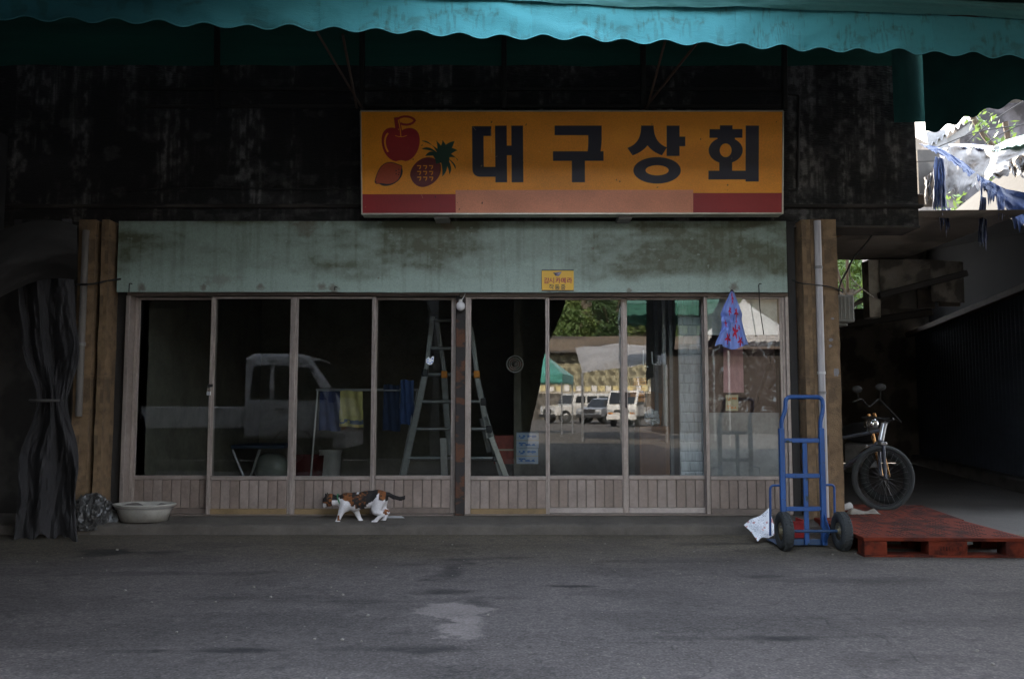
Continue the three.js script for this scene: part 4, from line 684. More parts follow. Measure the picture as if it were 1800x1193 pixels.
{
  const b = thing('bicycle', 'dark mountain bicycle standing on the pallets behind the pillar', 'bicycle');
  const z = -0.30, c = at(1553, 840, z), R = 0.297;
  spokedWheel(b, c, V(0.08, 0, 1), R, 0.021);
  const dirB = V(-Math.cos(0.75), 0, -Math.sin(0.75)), rear = c.clone().addScaledVector(dirB, 1.02);
  spokedWheel(b, rear, V(-dirB.z, 0, dirB.x), R, 0.021);
  const head = at(1549, 776, z - 0.03), headTop = at(1555, 750, z - 0.06), seatT = head.clone().addScaledVector(dirB, 0.56).setY(head.y - 0.02), bb = head.clone().addScaledVector(dirB, 0.5).setY(c.y - 0.03);
  const fm = M(0.12, 0.13, 0.16, { rough: 0.4, metal: 0.3 });
  part(b, 'frame', [tube([head, headTop], 0.02, 1, 10), tube([headTop.clone().lerp(head, 0.2), seatT], 0.016, 1, 10), tube([head, bb], 0.02, 1, 10), tube([bb, seatT.clone().add(V(0, 0.1, 0))], 0.016, 1, 10), tube([bb, rear], 0.01, 1, 8), tube([seatT, rear], 0.009, 1, 8)], fm);
  for (const s of [-1, 1]) part(b, 'fork_leg', tube([head.clone().add(V(s * 0.05, -0.02, 0.02)), c.clone().add(V(s * 0.05, 0, 0.0))].map((p, i) => p.setZ(i ? c.z + 0.05 * s : head.z + 0.05 * s).setX(i ? c.x : head.x)), 0.015, 1, 10), M(0.06, 0.07, 0.1, { rough: 0.3, metal: 0.3 }));
  part(b, 'fork_crown', box(head.x - 0.03, head.x + 0.03, head.y - 0.03, head.y, head.z - 0.07, head.z + 0.07, 0.01), m.steel);
  part(b, 'head_tube', rod(head.clone().add(V(0, 0.01, 0)), headTop.clone().add(V(0, 0.03, 0)), 0.026, 14), m.lampClear);
  const st = headTop.clone().add(V(0.02, 0.05, 0.01));
  part(b, 'stem', tube([headTop, st], 0.017, 1, 10), m.steel);
  part(b, 'handlebar', bent([st.clone().add(V(-0.1, 0.03, -0.3)), st.clone().add(V(-0.02, 0.03, -0.12)), st, st.clone().add(V(0.0, 0.02, 0.14)), st.clone().add(V(-0.08, 0.03, 0.28))], 0.012, 0.04, 40, 8), m.iron);
  part(b, 'saddle', move(new THREE.SphereGeometry(0.09, 16, 12).scale(1.4, 0.35, 0.75), seatT.x, seatT.y + 0.14, seatT.z, 0.75), m.black);
  part(b, 'brake_cable', tube([st.clone().add(V(0, 0.03, 0.1)), at(1540, 735, z), at(1528, 738, z), at(1525, 752, z), at(1538, 770, z)], 0.004, 40, 6), m.iron);
  part(b, 'crank', [new THREE.TorusGeometry(0.09, 0.008, 8, 28).rotateY(-0.8).translate(bb.x, bb.y, bb.z)], m.iron);
  settle(b);

  const k = thing('motorcycle', 'old motorcycle with shiny chrome parked behind the bicycle', 'motorcycle');
  const zz = -2.1, fw = atY(1552, 800, 0.3).setZ(zz), P = (px, py, dz = 0) => at(px, py, zz + dz);
  const fwc = P(1556, 800).setY(0.3), rwc = V(fwc.x - 0.75, 0.3, zz - 1.0);
  spokedWheel(k, fwc, V(0.8, 0, -0.6), 0.3, 0.04); spokedWheel(k, rwc, V(0.8, 0, -0.6), 0.3, 0.045);
  part(k, 'fork', [tube([fwc.clone().add(V(0.05, 0, -0.03)), P(1537, 726)], 0.022, 1, 10), tube([fwc.clone().add(V(-0.05, 0, 0.03)), P(1527, 728)], 0.022, 1, 10)], m.bronze);
  part(k, 'front_fender', sheet(24, 6, (u, v) => { const a = lerp(1.5, 2.7, u); return V(fwc.x + 0.36 * Math.cos(a) * 0.6 + (v - 0.5) * 0.1, fwc.y + 0.36 * Math.sin(a), fwc.z + 0.36 * Math.cos(a) * 0.8); }), m.bronze);
  part(k, 'handlebar', bent([P(1500, 706, 0.2), P(1515, 700, 0.1), P(1528, 716), P(1545, 700, -0.1), P(1585, 742, 0.1)], 0.012, 0.05, 40, 8), m.iron);
  part(k, 'headlamp', move(new THREE.SphereGeometry(0.09, 18, 12), ...P(1533, 745, 0.08).toArray()), m.chrome);
  part(k, 'tank', move(new THREE.SphereGeometry(0.2, 20, 14).scale(0.7, 0.6, 1.3), ...P(1515, 760, -0.4).toArray(), 0.6), m.trim);
  part(k, 'seat', move(new RoundedBoxGeometry(0.26, 0.1, 0.6, 2, 0.04), ...P(1497, 762, -0.8).toArray(), 0.6), m.black);
  part(k, 'engine', [move(new RoundedBoxGeometry(0.24, 0.28, 0.3, 2, 0.03), ...P(1515, 800, -0.4).toArray(), 0.6), tube([P(1525, 790, -0.3), P(1515, 822, -0.3), P(1490, 826, -0.8)], 0.03, 20, 10)], m.steel);
  for (const [a, bq] of [[[1548, 705], [1549, 680]], [[1510, 702], [1507, 684]]]) { const e = P(bq[0], bq[1]); const q = part(k, 'mirror', move(new THREE.SphereGeometry(0.05, 14, 10).scale(1.2, 0.8, 0.3), e.x, e.y, e.z), m.trim); part(q, 'stalk', tube([P(a[0], a[1]), e], 0.006, 1, 6), m.iron); }
  part(k, 'cargo_box', box(P(1482, 730).x - 0.12, P(1512, 730).x, P(1500, 737).y, P(1500, 700).y, zz - 1.3, zz - 0.9, 0.015), M(0.02, 0.09, 0.09, { rough: 0.5 }));
  settle(k);
}
// ---------------------------------------------------------------- trees
function leafCloud(rg, n, rad, cx, cy, cz, size, clumps = 14) {                // leaf blades scattered in clumps through a crown
  const cs = []; for (let i = 0; i < clumps; i++) { const a = rg() * 6.283, r = Math.sqrt(rg()), h = rg() * 2 - 1; cs.push([r * Math.cos(a) * rad[0] * Math.sqrt(1 - h * h * 0.7), h * rad[1], r * Math.sin(a) * rad[2] * Math.sqrt(1 - h * h * 0.7), 0.25 + 0.3 * rg()]); }
  const p = [], ix = []; const v = V(), ax = V(), bx = V();
  for (let i = 0; i < n; i++) {
    const c = cs[Math.floor(rg() * clumps)]; let x, y, z; do { x = rg() * 2 - 1; y = rg() * 2 - 1; z = rg() * 2 - 1; } while (x * x + y * y + z * z > 1);
    const k = Math.pow(x * x + y * y + z * z, 0.2);
    v.set(cx + c[0] + x * k * c[3] * rad[0], cy + c[1] + y * k * c[3] * rad[1], cz + c[2] + z * k * c[3] * rad[2]);
    ax.set(rg() - 0.5, rg() - 0.5, rg() - 0.5).normalize(); bx.set(rg() - 0.5, rg() - 0.5, rg() - 0.5).cross(ax).normalize();
    const s = size * (0.6 + 0.8 * rg()), o = p.length / 3, w = 0.42 * s;
    for (const [a, b] of [[-s, 0], [0, w], [s, 0], [0, -w]]) p.push(v.x + ax.x * a + bx.x * b, v.y + ax.y * a + bx.y * b, v.z + ax.z * a + bx.z * b);
    ix.push(o, o + 1, o + 2, o, o + 2, o + 3);
  }
  const g = new THREE.BufferGeometry(); g.setAttribute('position', new THREE.Float32BufferAttribute(p, 3)); g.setIndex(ix); g.computeVertexNormals(); const u = new Float32Array(p.length / 3 * 2); g.setAttribute('uv', new THREE.BufferAttribute(u, 2));
  return clean(g);
}
function tree(seed, name, label, x, y, z, h, rad, leaf, n, size, group, clumps = 16, lean = 0) {
  const rg = rngOf(seed), t = thing(name, label, 'tree', group), top = h - rad[1] * 0.6, ty = h - rad[1];
  const pts = [V(x, y - 0.2, z), V(x + lean * 0.3 + 0.1 * (rg() - 0.5), y + ty * 0.5, z), V(x + lean, y + top, z)];
  const limbs = [tube(pts, 0.02 * h + 0.03, 12, 7)];
  for (let i = 0; i < 7; i++) { const a = rg() * 6.283, f = 0.5 + 0.5 * rg(), b = V(lerp(x, x + lean, f), y + lerp(ty * 0.5, top, f), z); limbs.push(tube([b, b.clone().add(V(Math.cos(a) * rad[0] * 0.45, rad[1] * 0.3, Math.sin(a) * rad[2] * 0.45)), b.clone().add(V(Math.cos(a) * rad[0] * 0.85, rad[1] * (0.4 + 0.5 * rg()), Math.sin(a) * rad[2] * 0.85))], 0.007 * h + 0.008, 6, 5)); }
  part(t, 'trunk', merge(limbs), m.bark);
  part(t, 'crown', leafCloud(rg, n, rad, x + lean, y + h - rad[1], z, size, clumps), leaf);
  settle(t); return t;
}
const LF = [leafMat(0.10, 0.17, 0.03), leafMat(0.06, 0.12, 0.03), leafMat(0.14, 0.2, 0.04), leafMat(0.13, 0.2, 0.035), leafMat(0.04, 0.1, 0.025)];
// ---------------------------------------------------------------- alley on the right
{
  const al = thing('alley_shed', 'dark open shed at the right with concrete slab roof and sheet walls', 'shed');
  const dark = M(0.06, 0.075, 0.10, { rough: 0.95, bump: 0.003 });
  // corrugated dark wall running back on the right
  const w0 = V(6.2, 0, -1.4), w1 = V(7.95, 0, -9.4);
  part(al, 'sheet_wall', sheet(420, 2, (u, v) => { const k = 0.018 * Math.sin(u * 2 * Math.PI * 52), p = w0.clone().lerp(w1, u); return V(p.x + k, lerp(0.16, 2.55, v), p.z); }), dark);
  part(al, 'plinth', [bar(V(w0.x - 0.05, 0.06, w0.z), V(w1.x - 0.05, 0.06, w1.z), 0.2, 0.22, V(1, 0, 0))], M(0.06, 0.06, 0.06, { map: concreteMap }));
  part(al, 'eave_beam', [bar(V(w0.x - 0.12, 2.60, w0.z), V(w1.x - 0.12, 2.48, w1.z), 0.10, 0.12, V(1, 0, 0))], m.rustBar);
  part(al, 'back_wall', box(2.57, 9.2, 0, 3.0, -9.25, -9.15), m.concrete); part(al, 'back_wall', box(2.57, 6.1, 3.002, 4.5, -9.25, -9.15), m.concrete); part(al, 'back_wall', box(7.1, 9.2, 3.002, 4.5, -9.25, -9.15), m.concrete);
  part(al, 'upper_side_sheet', sheet(4, 4, (u, v) => V(lerp(6.3, 8.2, u), lerp(2.5, 4.5, v), lerp(-0.9, -9.2, u))), m.tarpBlack);
  // slab: its underside shows, with the opening behind it
  const s0 = at(1478, 414, -1.2), slabY = 2.96;
  const slabM = M(0.36, 0.32, 0.28, { map: concreteMap, rough: 0.95, bump: 0.01 });
  part(al, 'slab', sheet(30, 30, (u, v) => V(lerp(2.57, 5.0, u), slabY + 0.02 * (fbm(u * 2, v * 26, 171, 4) - 0.5), lerp(-0.55, -3.3, v))), slabM);
  part(al, 'slab_top', box(2.57, 3.6, slabY + 0.03, slabY + 0.2, -3.3, -0.55), slabM);
  part(al, 'slab_edge', [bar(V(3.66, 2.93, 0.0), V(3.2, 2.93, -3.3), 0.07, 0.10, V(0, 1, 0))], M(0.2, 0.11, 0.05, { map: concreteMap }));
  const p0 = at(1523, 450, -3.2), p1 = at(1546, 530, -3.2);
  part(al, 'pillar', box(p0.x, p1.x, 2.2, slabY - 0.03, -3.35, -3.15, 0.01), m.plaster);
  const c0 = at(1547, 448, -3.1), c1 = at(1640, 500, -3.1);
  part(al, 'wall_panel', [sheet(16, 10, (u, v) => V(lerp(c0.x, c1.x, u), lerp(c1.y + 0.25 * u - 0.2, slabY - 0.03, v), -3.12 - 0.02 * u)), sheet(8, 6, (u, v) => V(lerp(c1.x, c1.x + 0.5, u), lerp(2.4, slabY - 0.03, v), lerp(-3.14, -3.3, u)))], M(0.3, 0.28, 0.25, { map: concreteMap, rough: 0.95, bump: 0.008 }));
  for (const g of [bar(at(1545, 520, -3.0), at(1700, 480, -2.9), 0.08, 0.1), bar(at(1475, 572, -4.2), at(1640, 548, -3.6), 0.1, 0.1)]) part(al, 'lintel', g, M(0.03, 0.025, 0.02));
  part(al, 'sill_board', bar(at(1505, 533, -3.6), at(1548, 513, -3.3), 0.05, 0.2), m.plaster);
  for (const [a, b, c, d] of [[1615, 507, 1645, 542], [1652, 500, 1690, 538]]) { const q0 = at(a, d, -3.4), q1 = at(b > 600 ? b : c, b, -3.4); part(al, 'board', box(q0.x, at(c, d, -3.4).x, q0.y, at(a, b, -3.4).y, -3.45, -3.4, 0.01), M(0.13, 0.11, 0.09, { map: concreteMap })); }
  part(al, 'inner_wall', box(2.57, 3.55, 0, 2.1, -5.4, -5.3), m.concrete);
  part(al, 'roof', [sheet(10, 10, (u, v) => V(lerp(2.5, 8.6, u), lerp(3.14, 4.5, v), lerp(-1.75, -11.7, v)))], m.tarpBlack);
  part(al, 'post', [rod(V(4.55, 0, -5.2), V(4.55, 2.9, -5.2), 0.06, 10), rod(V(5.1, 0, -8), V(5.1, 2.9, -8), 0.06, 10)], M(0.05, 0.04, 0.03));
  settle(al);
  const mb = thing('meter_box', 'grey ribbed metal meter box hanging beside the pillar in the alley', 'meter box');
  const b0 = at(1474, 566, -0.5), b1 = at(1502, 518, -0.5);
  part(mb, 'case', box(b0.x, b1.x, b0.y, b1.y, -0.75, -0.5, 0.012), M(0.3, 0.3, 0.28)); for (let k = 0; k < 4; k++) part(mb, 'rib', box(lerp(b0.x, b1.x, 0.12 + k * 0.24), lerp(b0.x, b1.x, 0.2 + k * 0.24), b0.y + 0.03, b1.y - 0.02, -0.5, -0.49, 0.003), M(0.34, 0.34, 0.31));
  part(mb, 'base', box(b0.x + 0.01, b1.x - 0.05, b0.y - 0.03, b0.y, -0.72, -0.54, 0.008), M(0.25, 0.25, 0.23));
  settle(mb);
  solo('hanging_wire', 'loose black and white wire curling across the bright alley opening', 'wire', tube([at(1552, 385, -0.7), at(1525, 425, -0.8), at(1500, 455, -0.9), at(1490, 475, -0.95), at(1478, 498, -1), at(1474, 520, -1)], 0.009, 50, 6), m.black);
  solo('hanging_wire', 'thin pale wire drooping before the green view in the alley', 'wire', tube([at(1500, 457, -1.0), at(1494, 470, -1.0), at(1497, 488, -1.05), at(1512, 504, -1.2), at(1536, 522, -1.5)], 0.006, 50, 6), M(0.5, 0.47, 0.4));
  const wp = at(1617, 200, 0.0), wq = at(1617, 246, 0.0);
  solo('downpipe', 'sunlit white pipe end at the outer corner of the upper wall', 'pipe', rod(V(X(1617) + 0.03, wq.y, -0.25), V(X(1617) + 0.03, wp.y + 0.04, -0.25), 0.03, 12), m.pvc);

  // torn tarpaulins draped on the shed roof edge
  const tz = -1.1, T = (px, py, dz = 0) => at(px, py, tz + dz);
  const drape = (name, label, top, bot, mat, o = {}) => {               // strip between two pixel polylines, with folds and a ragged hem
    const { nu = 90, nv = 36, fold = 0.05, rag = 0.25, depth = 0.5, seed = 1, back = 0 } = o;
    const cu = (L, u) => { const k = u * (L.length - 1), i = Math.min(L.length - 2, Math.floor(k)), t = k - i; return [lerp(L[i][0], L[i + 1][0], t), lerp(L[i][1], L[i + 1][1], t)]; };
    return solo(name, label, 'tarpaulin', sheet(nu, nv, (u, v) => {
      const a = cu(top, u), b = cu(bot, u), jag = rag * 60 * (fbm(u * 16, seed * 3.1, 181, 4) - 0.5) * v * v + rag * 24 * (vnoise(u * 55, seed, 182) - 0.5) * sstep(0.85, 1, v);
      const px = lerp(a[0], b[0], v) + 5 * (fbm(u * 5 + seed, v * 4, 183, 3) - 0.5), py = lerp(a[1], b[1], v) + jag;
      const f = fold * (2 * fbm(u * 7 + seed, v * 2.4, 184, 4) - 1) + fold * 0.8 * Math.sin(u * 22 + 6 * fbm(u * 3, v * 3, 185, 2) + seed);
      return T(px, py, back * 1 + (v - 1) * depth + f + 0.12 * (fbm(u * 16, v * 9, 187, 3) - 0.5) * fold * 1.6);
    }), mat, 'torn tarpaulins over the alley');
  };
  drape('torn_tarpaulin', 'beige torn tarpaulin sheet draped over the alley roof edge', [[1652, 262], [1680, 256], [1720, 262], [1760, 255], [1830, 235]], [[1648, 300], [1660, 336], [1700, 336], [1745, 316], [1840, 300]], m.tarpBeige, { depth: 1.6, fold: 0.17, rag: 0.5, seed: 2, nu: 140, nv: 60 });
  drape('torn_tarpaulin', 'blue tarpaulin strip crossing diagonally over the beige sheet', [[1616, 252], [1650, 258], [1690, 282], [1716, 302]], [[1626, 258], [1660, 275], [1690, 296], [1706, 310]], m.tarpBlue, { depth: 0.2, fold: 0.03, rag: 0.12, seed: 3, back: 0.35 });
  drape('torn_tarpaulin', 'frayed blue tarpaulin rag hanging straight down at the left', [[1644, 275], [1660, 278]], [[1638, 368], [1667, 370]], m.tarpBlue, { nu: 30, depth: 0.05, fold: 0.05, rag: 0.5, seed: 4, back: 0.4 });
  drape('torn_tarpaulin', 'long ragged blue tarpaulin swag fraying at the far right', [[1716, 305], [1740, 318], [1770, 332], [1840, 345]], [[1722, 330], [1742, 352], [1772, 372], [1845, 402]], m.tarpBlue, { depth: 0.2, fold: 0.06, rag: 1.3, seed: 5, back: 0.35, nu: 160 });
  drape('torn_tarpaulin', 'narrow shaded blue rag dangling below the swag', [[1724, 345], [1734, 347]], [[1720, 428], [1736, 432]], m.tarpBlue, { nu: 24, depth: 0.05, fold: 0.04, rag: 0.8, seed: 6, back: 0.2 });
  drape('torn_tarpaulin', 'small shaded blue rag tuft under the left strip', [[1652, 368], [1672, 366]], [[1650, 388], [1668, 402]], m.tarpBlue, { nu: 24, depth: 0.05, fold: 0.04, rag: 0.9, seed: 7, back: 0.2 });
  drape('torn_tarpaulin', 'pale crumpled tarpaulin lump rolled at the left end', [[1626, 312], [1640, 302], [1652, 306]], [[1626, 362], [1636, 345], [1648, 358]], m.tarpWhite, { nu: 30, depth: 0.15, fold: 0.07, rag: 0.2, seed: 8, back: 0.25 });
  drape('torn_tarpaulin', 'green tarpaulin edge rising at the far right', [[1740, 262], [1770, 245], [1840, 225]], [[1744, 266], [1776, 258], [1840, 244]], m.tarpGreen, { depth: 0.6, fold: 0.03, rag: 0.1, seed: 9, back: -1.2 });
  drape('torn_tarpaulin', 'thin blue tarpaulin band lying flat behind the beige sheet', [[1668, 253], [1700, 252], [1748, 256]], [[1672, 258], [1704, 259], [1746, 262]], m.tarpBlue, { depth: 0.4, fold: 0.02, rag: 0.1, seed: 10, back: -1.6 });
  drape('torn_tarpaulin', 'beige torn flap standing up at the far right', [[1768, 282], [1800, 270], [1840, 262]], [[1778, 308], [1802, 300], [1845, 292]], m.tarpBeige, { depth: 0.3, fold: 0.08, rag: 0.6, seed: 11, back: 0.3 });
  solo('roof_edge_wall', 'grey weathered boards under the sunlit tarpaulins beside the wall corner', 'board wall', [box(T(1615, 300, -0.6).x, T(1660, 300, -0.6).x, T(1640, 360, -0.6).y, T(1640, 284, -0.6).y, tz - 0.7, tz - 0.6), box(T(1615, 270, -0.6).x, T(1655, 300, -0.6).x, T(1640, 282, -0.6).y, T(1640, 262, -0.6).y, tz - 0.72, tz - 0.62)], M(0.2, 0.18, 0.16, { map: concreteMap }));

  // pale house and corrugated roof beyond, small tree, wires
  const ho = thing('pale_house', 'pale grey house with white corrugated roof edge beyond the alley', 'house');
  const hz = -13, Hh = (px, py, dz = 0) => at(px, py, hz + dz);
  const ha = Hh(1622, 330), hb = Hh(1990, 80);
  part(ho, 'wall', box(Hh(1690, 300).x, hb.x, 0, Hh(1800, 168).y, hz - 6, hz, 0), M(0.11, 0.105, 0.12, { map: concreteMap, rough: 0.9 }));
  part(ho, 'wall', box(ha.x - 0.1, Hh(1690, 300).x - 0.02, 0, Hh(1650, 300).y, hz - 1.3, hz - 0.1), M(0.2, 0.18, 0.17, { map: concreteMap }));
  part(ho, 'roof', [sheet(160, 2, (u, v) => { const p = lerp(1618, 1708, u), q = Hh(p, lerp(268, 205, u)); return V(q.x, q.y + 0.05 * Math.sin(u * 60) + 1.9 * v, hz + 0.6 - 3.4 * v); })], M(0.35, 0.35, 0.36, { rough: 0.6 }));
  part(ho, 'fascia', [bar(Hh(1650, 262, 0.3), Hh(1708, 222, 0.3), 0.18, 0.06), bar(Hh(1645, 230, 0.5), Hh(1652, 268, 0.5), 0.45, 0.06), bar(Hh(1775, 168, 0.4), Hh(1990, 160, 0.4), 0.22, 0.5)], M(0.3, 0.3, 0.31));
  settle(ho);
  const bt = tree(21, 'young_tree', 'sparse young tree with fresh green leaves before the pale house', 11.4, 0, -11.2, 7.8, [1.7, 2.1, 1.2], LF[3], 1700, 0.085, null, 26);
  for (const [a, b, c, lab] of [[[1640, 262], [1720, 232], [1830, 215], 'lowest thin wire sagging before the young tree'], [[1720, 262], [1760, 236], [1830, 204], 'steep dark wire rising right before the young tree'], [[1700, 250], [1750, 210], [1830, 158], 'upper dark wire crossing the pale house wall']]) solo('overhead_wire', lab, 'wire', tube([at(...a, -9), at(...b, -9), at(...c, -9)], 0.012, 20, 5), m.black, 'wires beyond the alley');
  // greenery seen through the opening
  tree(31, 'bright_tree', 'bright yellow green tree seen through the alley opening', 11.7, 0, -22, 6.7, [2.8, 2.6, 1.6], LF[3], 11000, 0.12, null, 26);
  tree(32, 'dark_tree', 'deep green tree behind the bright one in the alley opening', 14.2, 0, -28, 13.5, [5.5, 5.2, 2.5], LF[1], 16000, 0.2, null, 26);
}
// ---------------------------------------------------------------- dark corner on the left
{
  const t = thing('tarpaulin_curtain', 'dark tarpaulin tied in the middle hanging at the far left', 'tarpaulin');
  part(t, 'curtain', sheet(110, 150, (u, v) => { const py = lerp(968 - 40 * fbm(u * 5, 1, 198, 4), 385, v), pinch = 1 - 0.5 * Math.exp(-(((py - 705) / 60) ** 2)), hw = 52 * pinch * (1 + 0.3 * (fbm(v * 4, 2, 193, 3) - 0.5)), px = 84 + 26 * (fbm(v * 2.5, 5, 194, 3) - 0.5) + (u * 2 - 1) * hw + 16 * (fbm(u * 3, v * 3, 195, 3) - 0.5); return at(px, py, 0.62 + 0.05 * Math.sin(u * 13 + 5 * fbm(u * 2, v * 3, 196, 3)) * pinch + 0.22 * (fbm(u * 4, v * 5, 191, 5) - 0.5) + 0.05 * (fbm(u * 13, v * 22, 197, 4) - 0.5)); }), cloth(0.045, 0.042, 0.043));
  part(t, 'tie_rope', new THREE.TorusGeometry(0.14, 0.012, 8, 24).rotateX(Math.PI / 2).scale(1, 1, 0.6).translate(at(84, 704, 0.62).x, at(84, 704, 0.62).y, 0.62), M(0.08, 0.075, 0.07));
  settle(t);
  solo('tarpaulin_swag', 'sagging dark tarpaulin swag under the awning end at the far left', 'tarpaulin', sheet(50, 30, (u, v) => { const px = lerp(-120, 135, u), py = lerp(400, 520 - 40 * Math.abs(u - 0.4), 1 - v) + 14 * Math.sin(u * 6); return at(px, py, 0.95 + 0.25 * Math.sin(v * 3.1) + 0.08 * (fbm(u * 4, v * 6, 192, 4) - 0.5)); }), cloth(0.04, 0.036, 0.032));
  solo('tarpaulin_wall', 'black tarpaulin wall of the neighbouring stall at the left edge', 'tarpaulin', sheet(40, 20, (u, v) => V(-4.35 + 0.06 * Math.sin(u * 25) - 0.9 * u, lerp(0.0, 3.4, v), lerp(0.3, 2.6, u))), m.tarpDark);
}
// ---------------------------------------------------------------- behind the glass
{
  const I = (px, py, z) => at(px, py, z);
  const ld = thing('ladder', 'aluminium folding ladder standing behind the glass by the dark post', 'ladder');
  const z = -0.75, lm = M(0.3, 0.31, 0.31, { rough: 0.4, metal: 0.6 });
  const rail = (nm, a, b, w = 0.06, mt = lm, dz = 0) => part(ld, nm, bar(I(a[0], a[1], z + dz), I(b[0], b[1], z + dz), w, 0.028), mt);
  rail('rail', [760, 556], [748, 660], 0.045); rail('rail', [748, 655], [708, 838], 0.062); rail('rail', [828, 575], [839, 662], 0.045); rail('rail', [838, 660], [860, 770], 0.055); rail('rail', [852, 730], [884, 838], 0.062);
  rail('rear_rail', [768, 566], [782, 660], 0.045, lm, -0.15); rail('rear_rail', [780, 655], [790, 800], 0.06, lm, -0.3); rail('rear_rail', [846, 735], [860, 795], 0.05, lm, -0.25); rail('rear_rail', [779, 770], [781, 838], 0.065, m.steel, 0.04); rail('rear_rail', [863, 768], [890, 838], 0.05, m.steel, 0.04);
  for (const [py, a, b] of [[563, 759, 828], [612, 754, 834], [658, 748, 840], [706, 738, 849], [754, 728, 858], [805, 716, 872]]) part(ld, 'rung', rod(I(a, py, z), I(b, py, z), 0.017, 8), lm);
  for (const [px, py] of [[747, 655], [781, 658], [838, 658], [850, 706], [860, 754], [872, 804]]) part(ld, 'locking_joint', box(I(px, py, z).x - 0.03, I(px, py, z).x + 0.03, I(px, py, z).y - 0.035, I(px, py, z).y + 0.035, z - 0.03, z + 0.035, 0.01), py < 660 && px !== 747 ? m.orange : m.trim);
  settle(ld);
  const cl = (nm, lab, x0, x1, y0, y1, zz, mt, wv = 0.012) => solo(nm, lab, 'towel', sheet(24, 24, (u, v) => { const p = I(lerp(x0, x1, u) + (v < 0.5 ? (u - 0.5) * 4 * (1 - v) : 0), lerp(y0, y1, v), zz); p.z += wv * Math.sin(u * 14 + v * 3); p.y += 0.006 * Math.sin(u * 6); return p; }), mt);
  const stripe = tex(128, 256, (u, v) => { const b = v > 0.08 && v < 0.2 && fbm(u * 8, v * 20, 201, 2) > 0.45; const k = 0.8 + 0.3 * fbm(u * 10, v * 10, 202, 3); return b ? [0.08, 0.1, 0.14] : [0.34 * k, 0.3 * k, 0.11 * k]; }, { repeat: false });
  cl('hanging_towel', 'yellow towel with dark stripe drying behind the left glass', 598, 637, 750, 687, -0.9, M(1, 1, 1, { map: stripe, rough: 0.95 }));
  cl('hanging_towel', 'navy cloth drying left of the yellow towel', 562, 597, 757, 686, -0.95, cloth(0.03, 0.045, 0.12)); cl('hanging_towel', 'blue jeans cloth drying beside the ladder', 704, 727, 746, 668, -0.9, cloth(0.04, 0.08, 0.2)); cl('hanging_towel', 'dark blue cloth drying right of the yellow towel', 674, 702, 757, 676, -0.95, cloth(0.02, 0.035, 0.08));
  solo('drying_rack', 'thin metal drying rack holding the towels behind the left glass', 'rack', [rod(I(555, 686, -0.92), I(735, 686, -0.92), 0.008, 6), rod(I(555, 684, -1.2), I(735, 684, -1.2), 0.008, 6), rod(I(558, 686, -0.92), I(545, 850, -0.9), 0.009, 6), rod(I(733, 686, -0.92), I(700, 850, -0.9), 0.009, 6)], m.steel);
  const bk = I(580, 838, -3.6), bu = thing('bucket', 'white plastic bucket on the shop floor behind the left glass', 'bucket');
  part(bu, 'pail', lathe([[0, 0.01], [0.08, 0.01], [0.1, 0.27], [0.106, 0.275], [0.106, 0.262], [0.1, 0.25], [0.085, 0.0], [0, 0]], 28).scale(1.4, 1.45, 1.4).translate(bk.x, 0.125, -3.6), m.white); part(bu, 'bail', new THREE.TorusGeometry(0.14, 0.004, 6, 24, Math.PI).rotateX(2.4).translate(bk.x, 0.47, -3.58), m.steel); settle(bu);
  const tb = thing('folding_table', 'low folding table with steel legs behind the left glass', 'table');
  part(tb, 'table_top', box(I(366, 786, -3.0).x, I(500, 786, -3.0).x, I(430, 788, -3.0).y, I(430, 782, -3.0).y, -3.6, -2.95, 0.01), M(0.05, 0.08, 0.14));
  for (const [a, b] of [[[408, 790], [428, 838]], [[456, 790], [440, 838]]]) part(tb, 'leg', tube([I(...a, -3.0), I(...b, -2.98)], 0.016, 1, 8), m.steel); settle(tb);
  const st = (lab, px, py, zz, mt, h = 0.24) => { const p = I(px, py, zz); const t = thing('plastic_stool', lab, 'stool', 'stools behind the left glass'); part(t, 'seat', box(p.x - 0.15, p.x + 0.15, 0.12 + h - 0.03, 0.12 + h, zz - 0.15, zz + 0.15, 0.02), mt); for (const [a, b] of [[-1, -1], [1, -1], [-1, 1], [1, 1]]) part(t, 'leg', bar(V(p.x + a * 0.12, 0.12 + h - 0.02, zz + b * 0.12), V(p.x + a * 0.15, 0.12, zz + b * 0.15), 0.05, 0.02), mt); settle(t); };
  st('red plastic stool beneath the folding table', 345, 800, -3.0, m.red, 0.42); st('blue plastic stool in the leftmost pane', 290, 810, -2.8, m.blueDark, 0.36);
  const bowl = I(478, 808, -3.2); solo('glass_bowl', 'pale plastic wrapped bundle on the floor beside the table legs', 'bundle', clean(new THREE.IcosahedronGeometry(0.13, 5).scale(1.7, 1.5, 1.2).translate(bowl.x, 0.32, -3.2)), M(0.3, 0.33, 0.3, { rough: 0.3 }));
  const bin = I(540, 812, -3.5); solo('red_tub', 'dark red tub beside the white bucket', 'tub', lathe([[0, 0.01], [0.13, 0.01], [0.16, 0.2], [0.17, 0.2], [0.14, 0], [0, 0]], 24).scale(1.3, 1.7, 1.3).translate(bin.x, 0.125, -3.5), M(0.16, 0.02, 0.02, { rough: 0.6 }));
  // right rooms
  const fan = thing('wall_fan', 'round wall fan seen through the right glass', 'fan'); const fc = I(905, 640, -1.4);
  part(fan, 'guard', [new THREE.TorusGeometry(0.085, 0.006, 8, 40).translate(fc.x, fc.y, fc.z + 0.03), new THREE.TorusGeometry(0.06, 0.003, 6, 40).translate(fc.x, fc.y, fc.z + 0.04), new THREE.TorusGeometry(0.04, 0.003, 6, 40).translate(fc.x, fc.y, fc.z + 0.045)], m.steel);
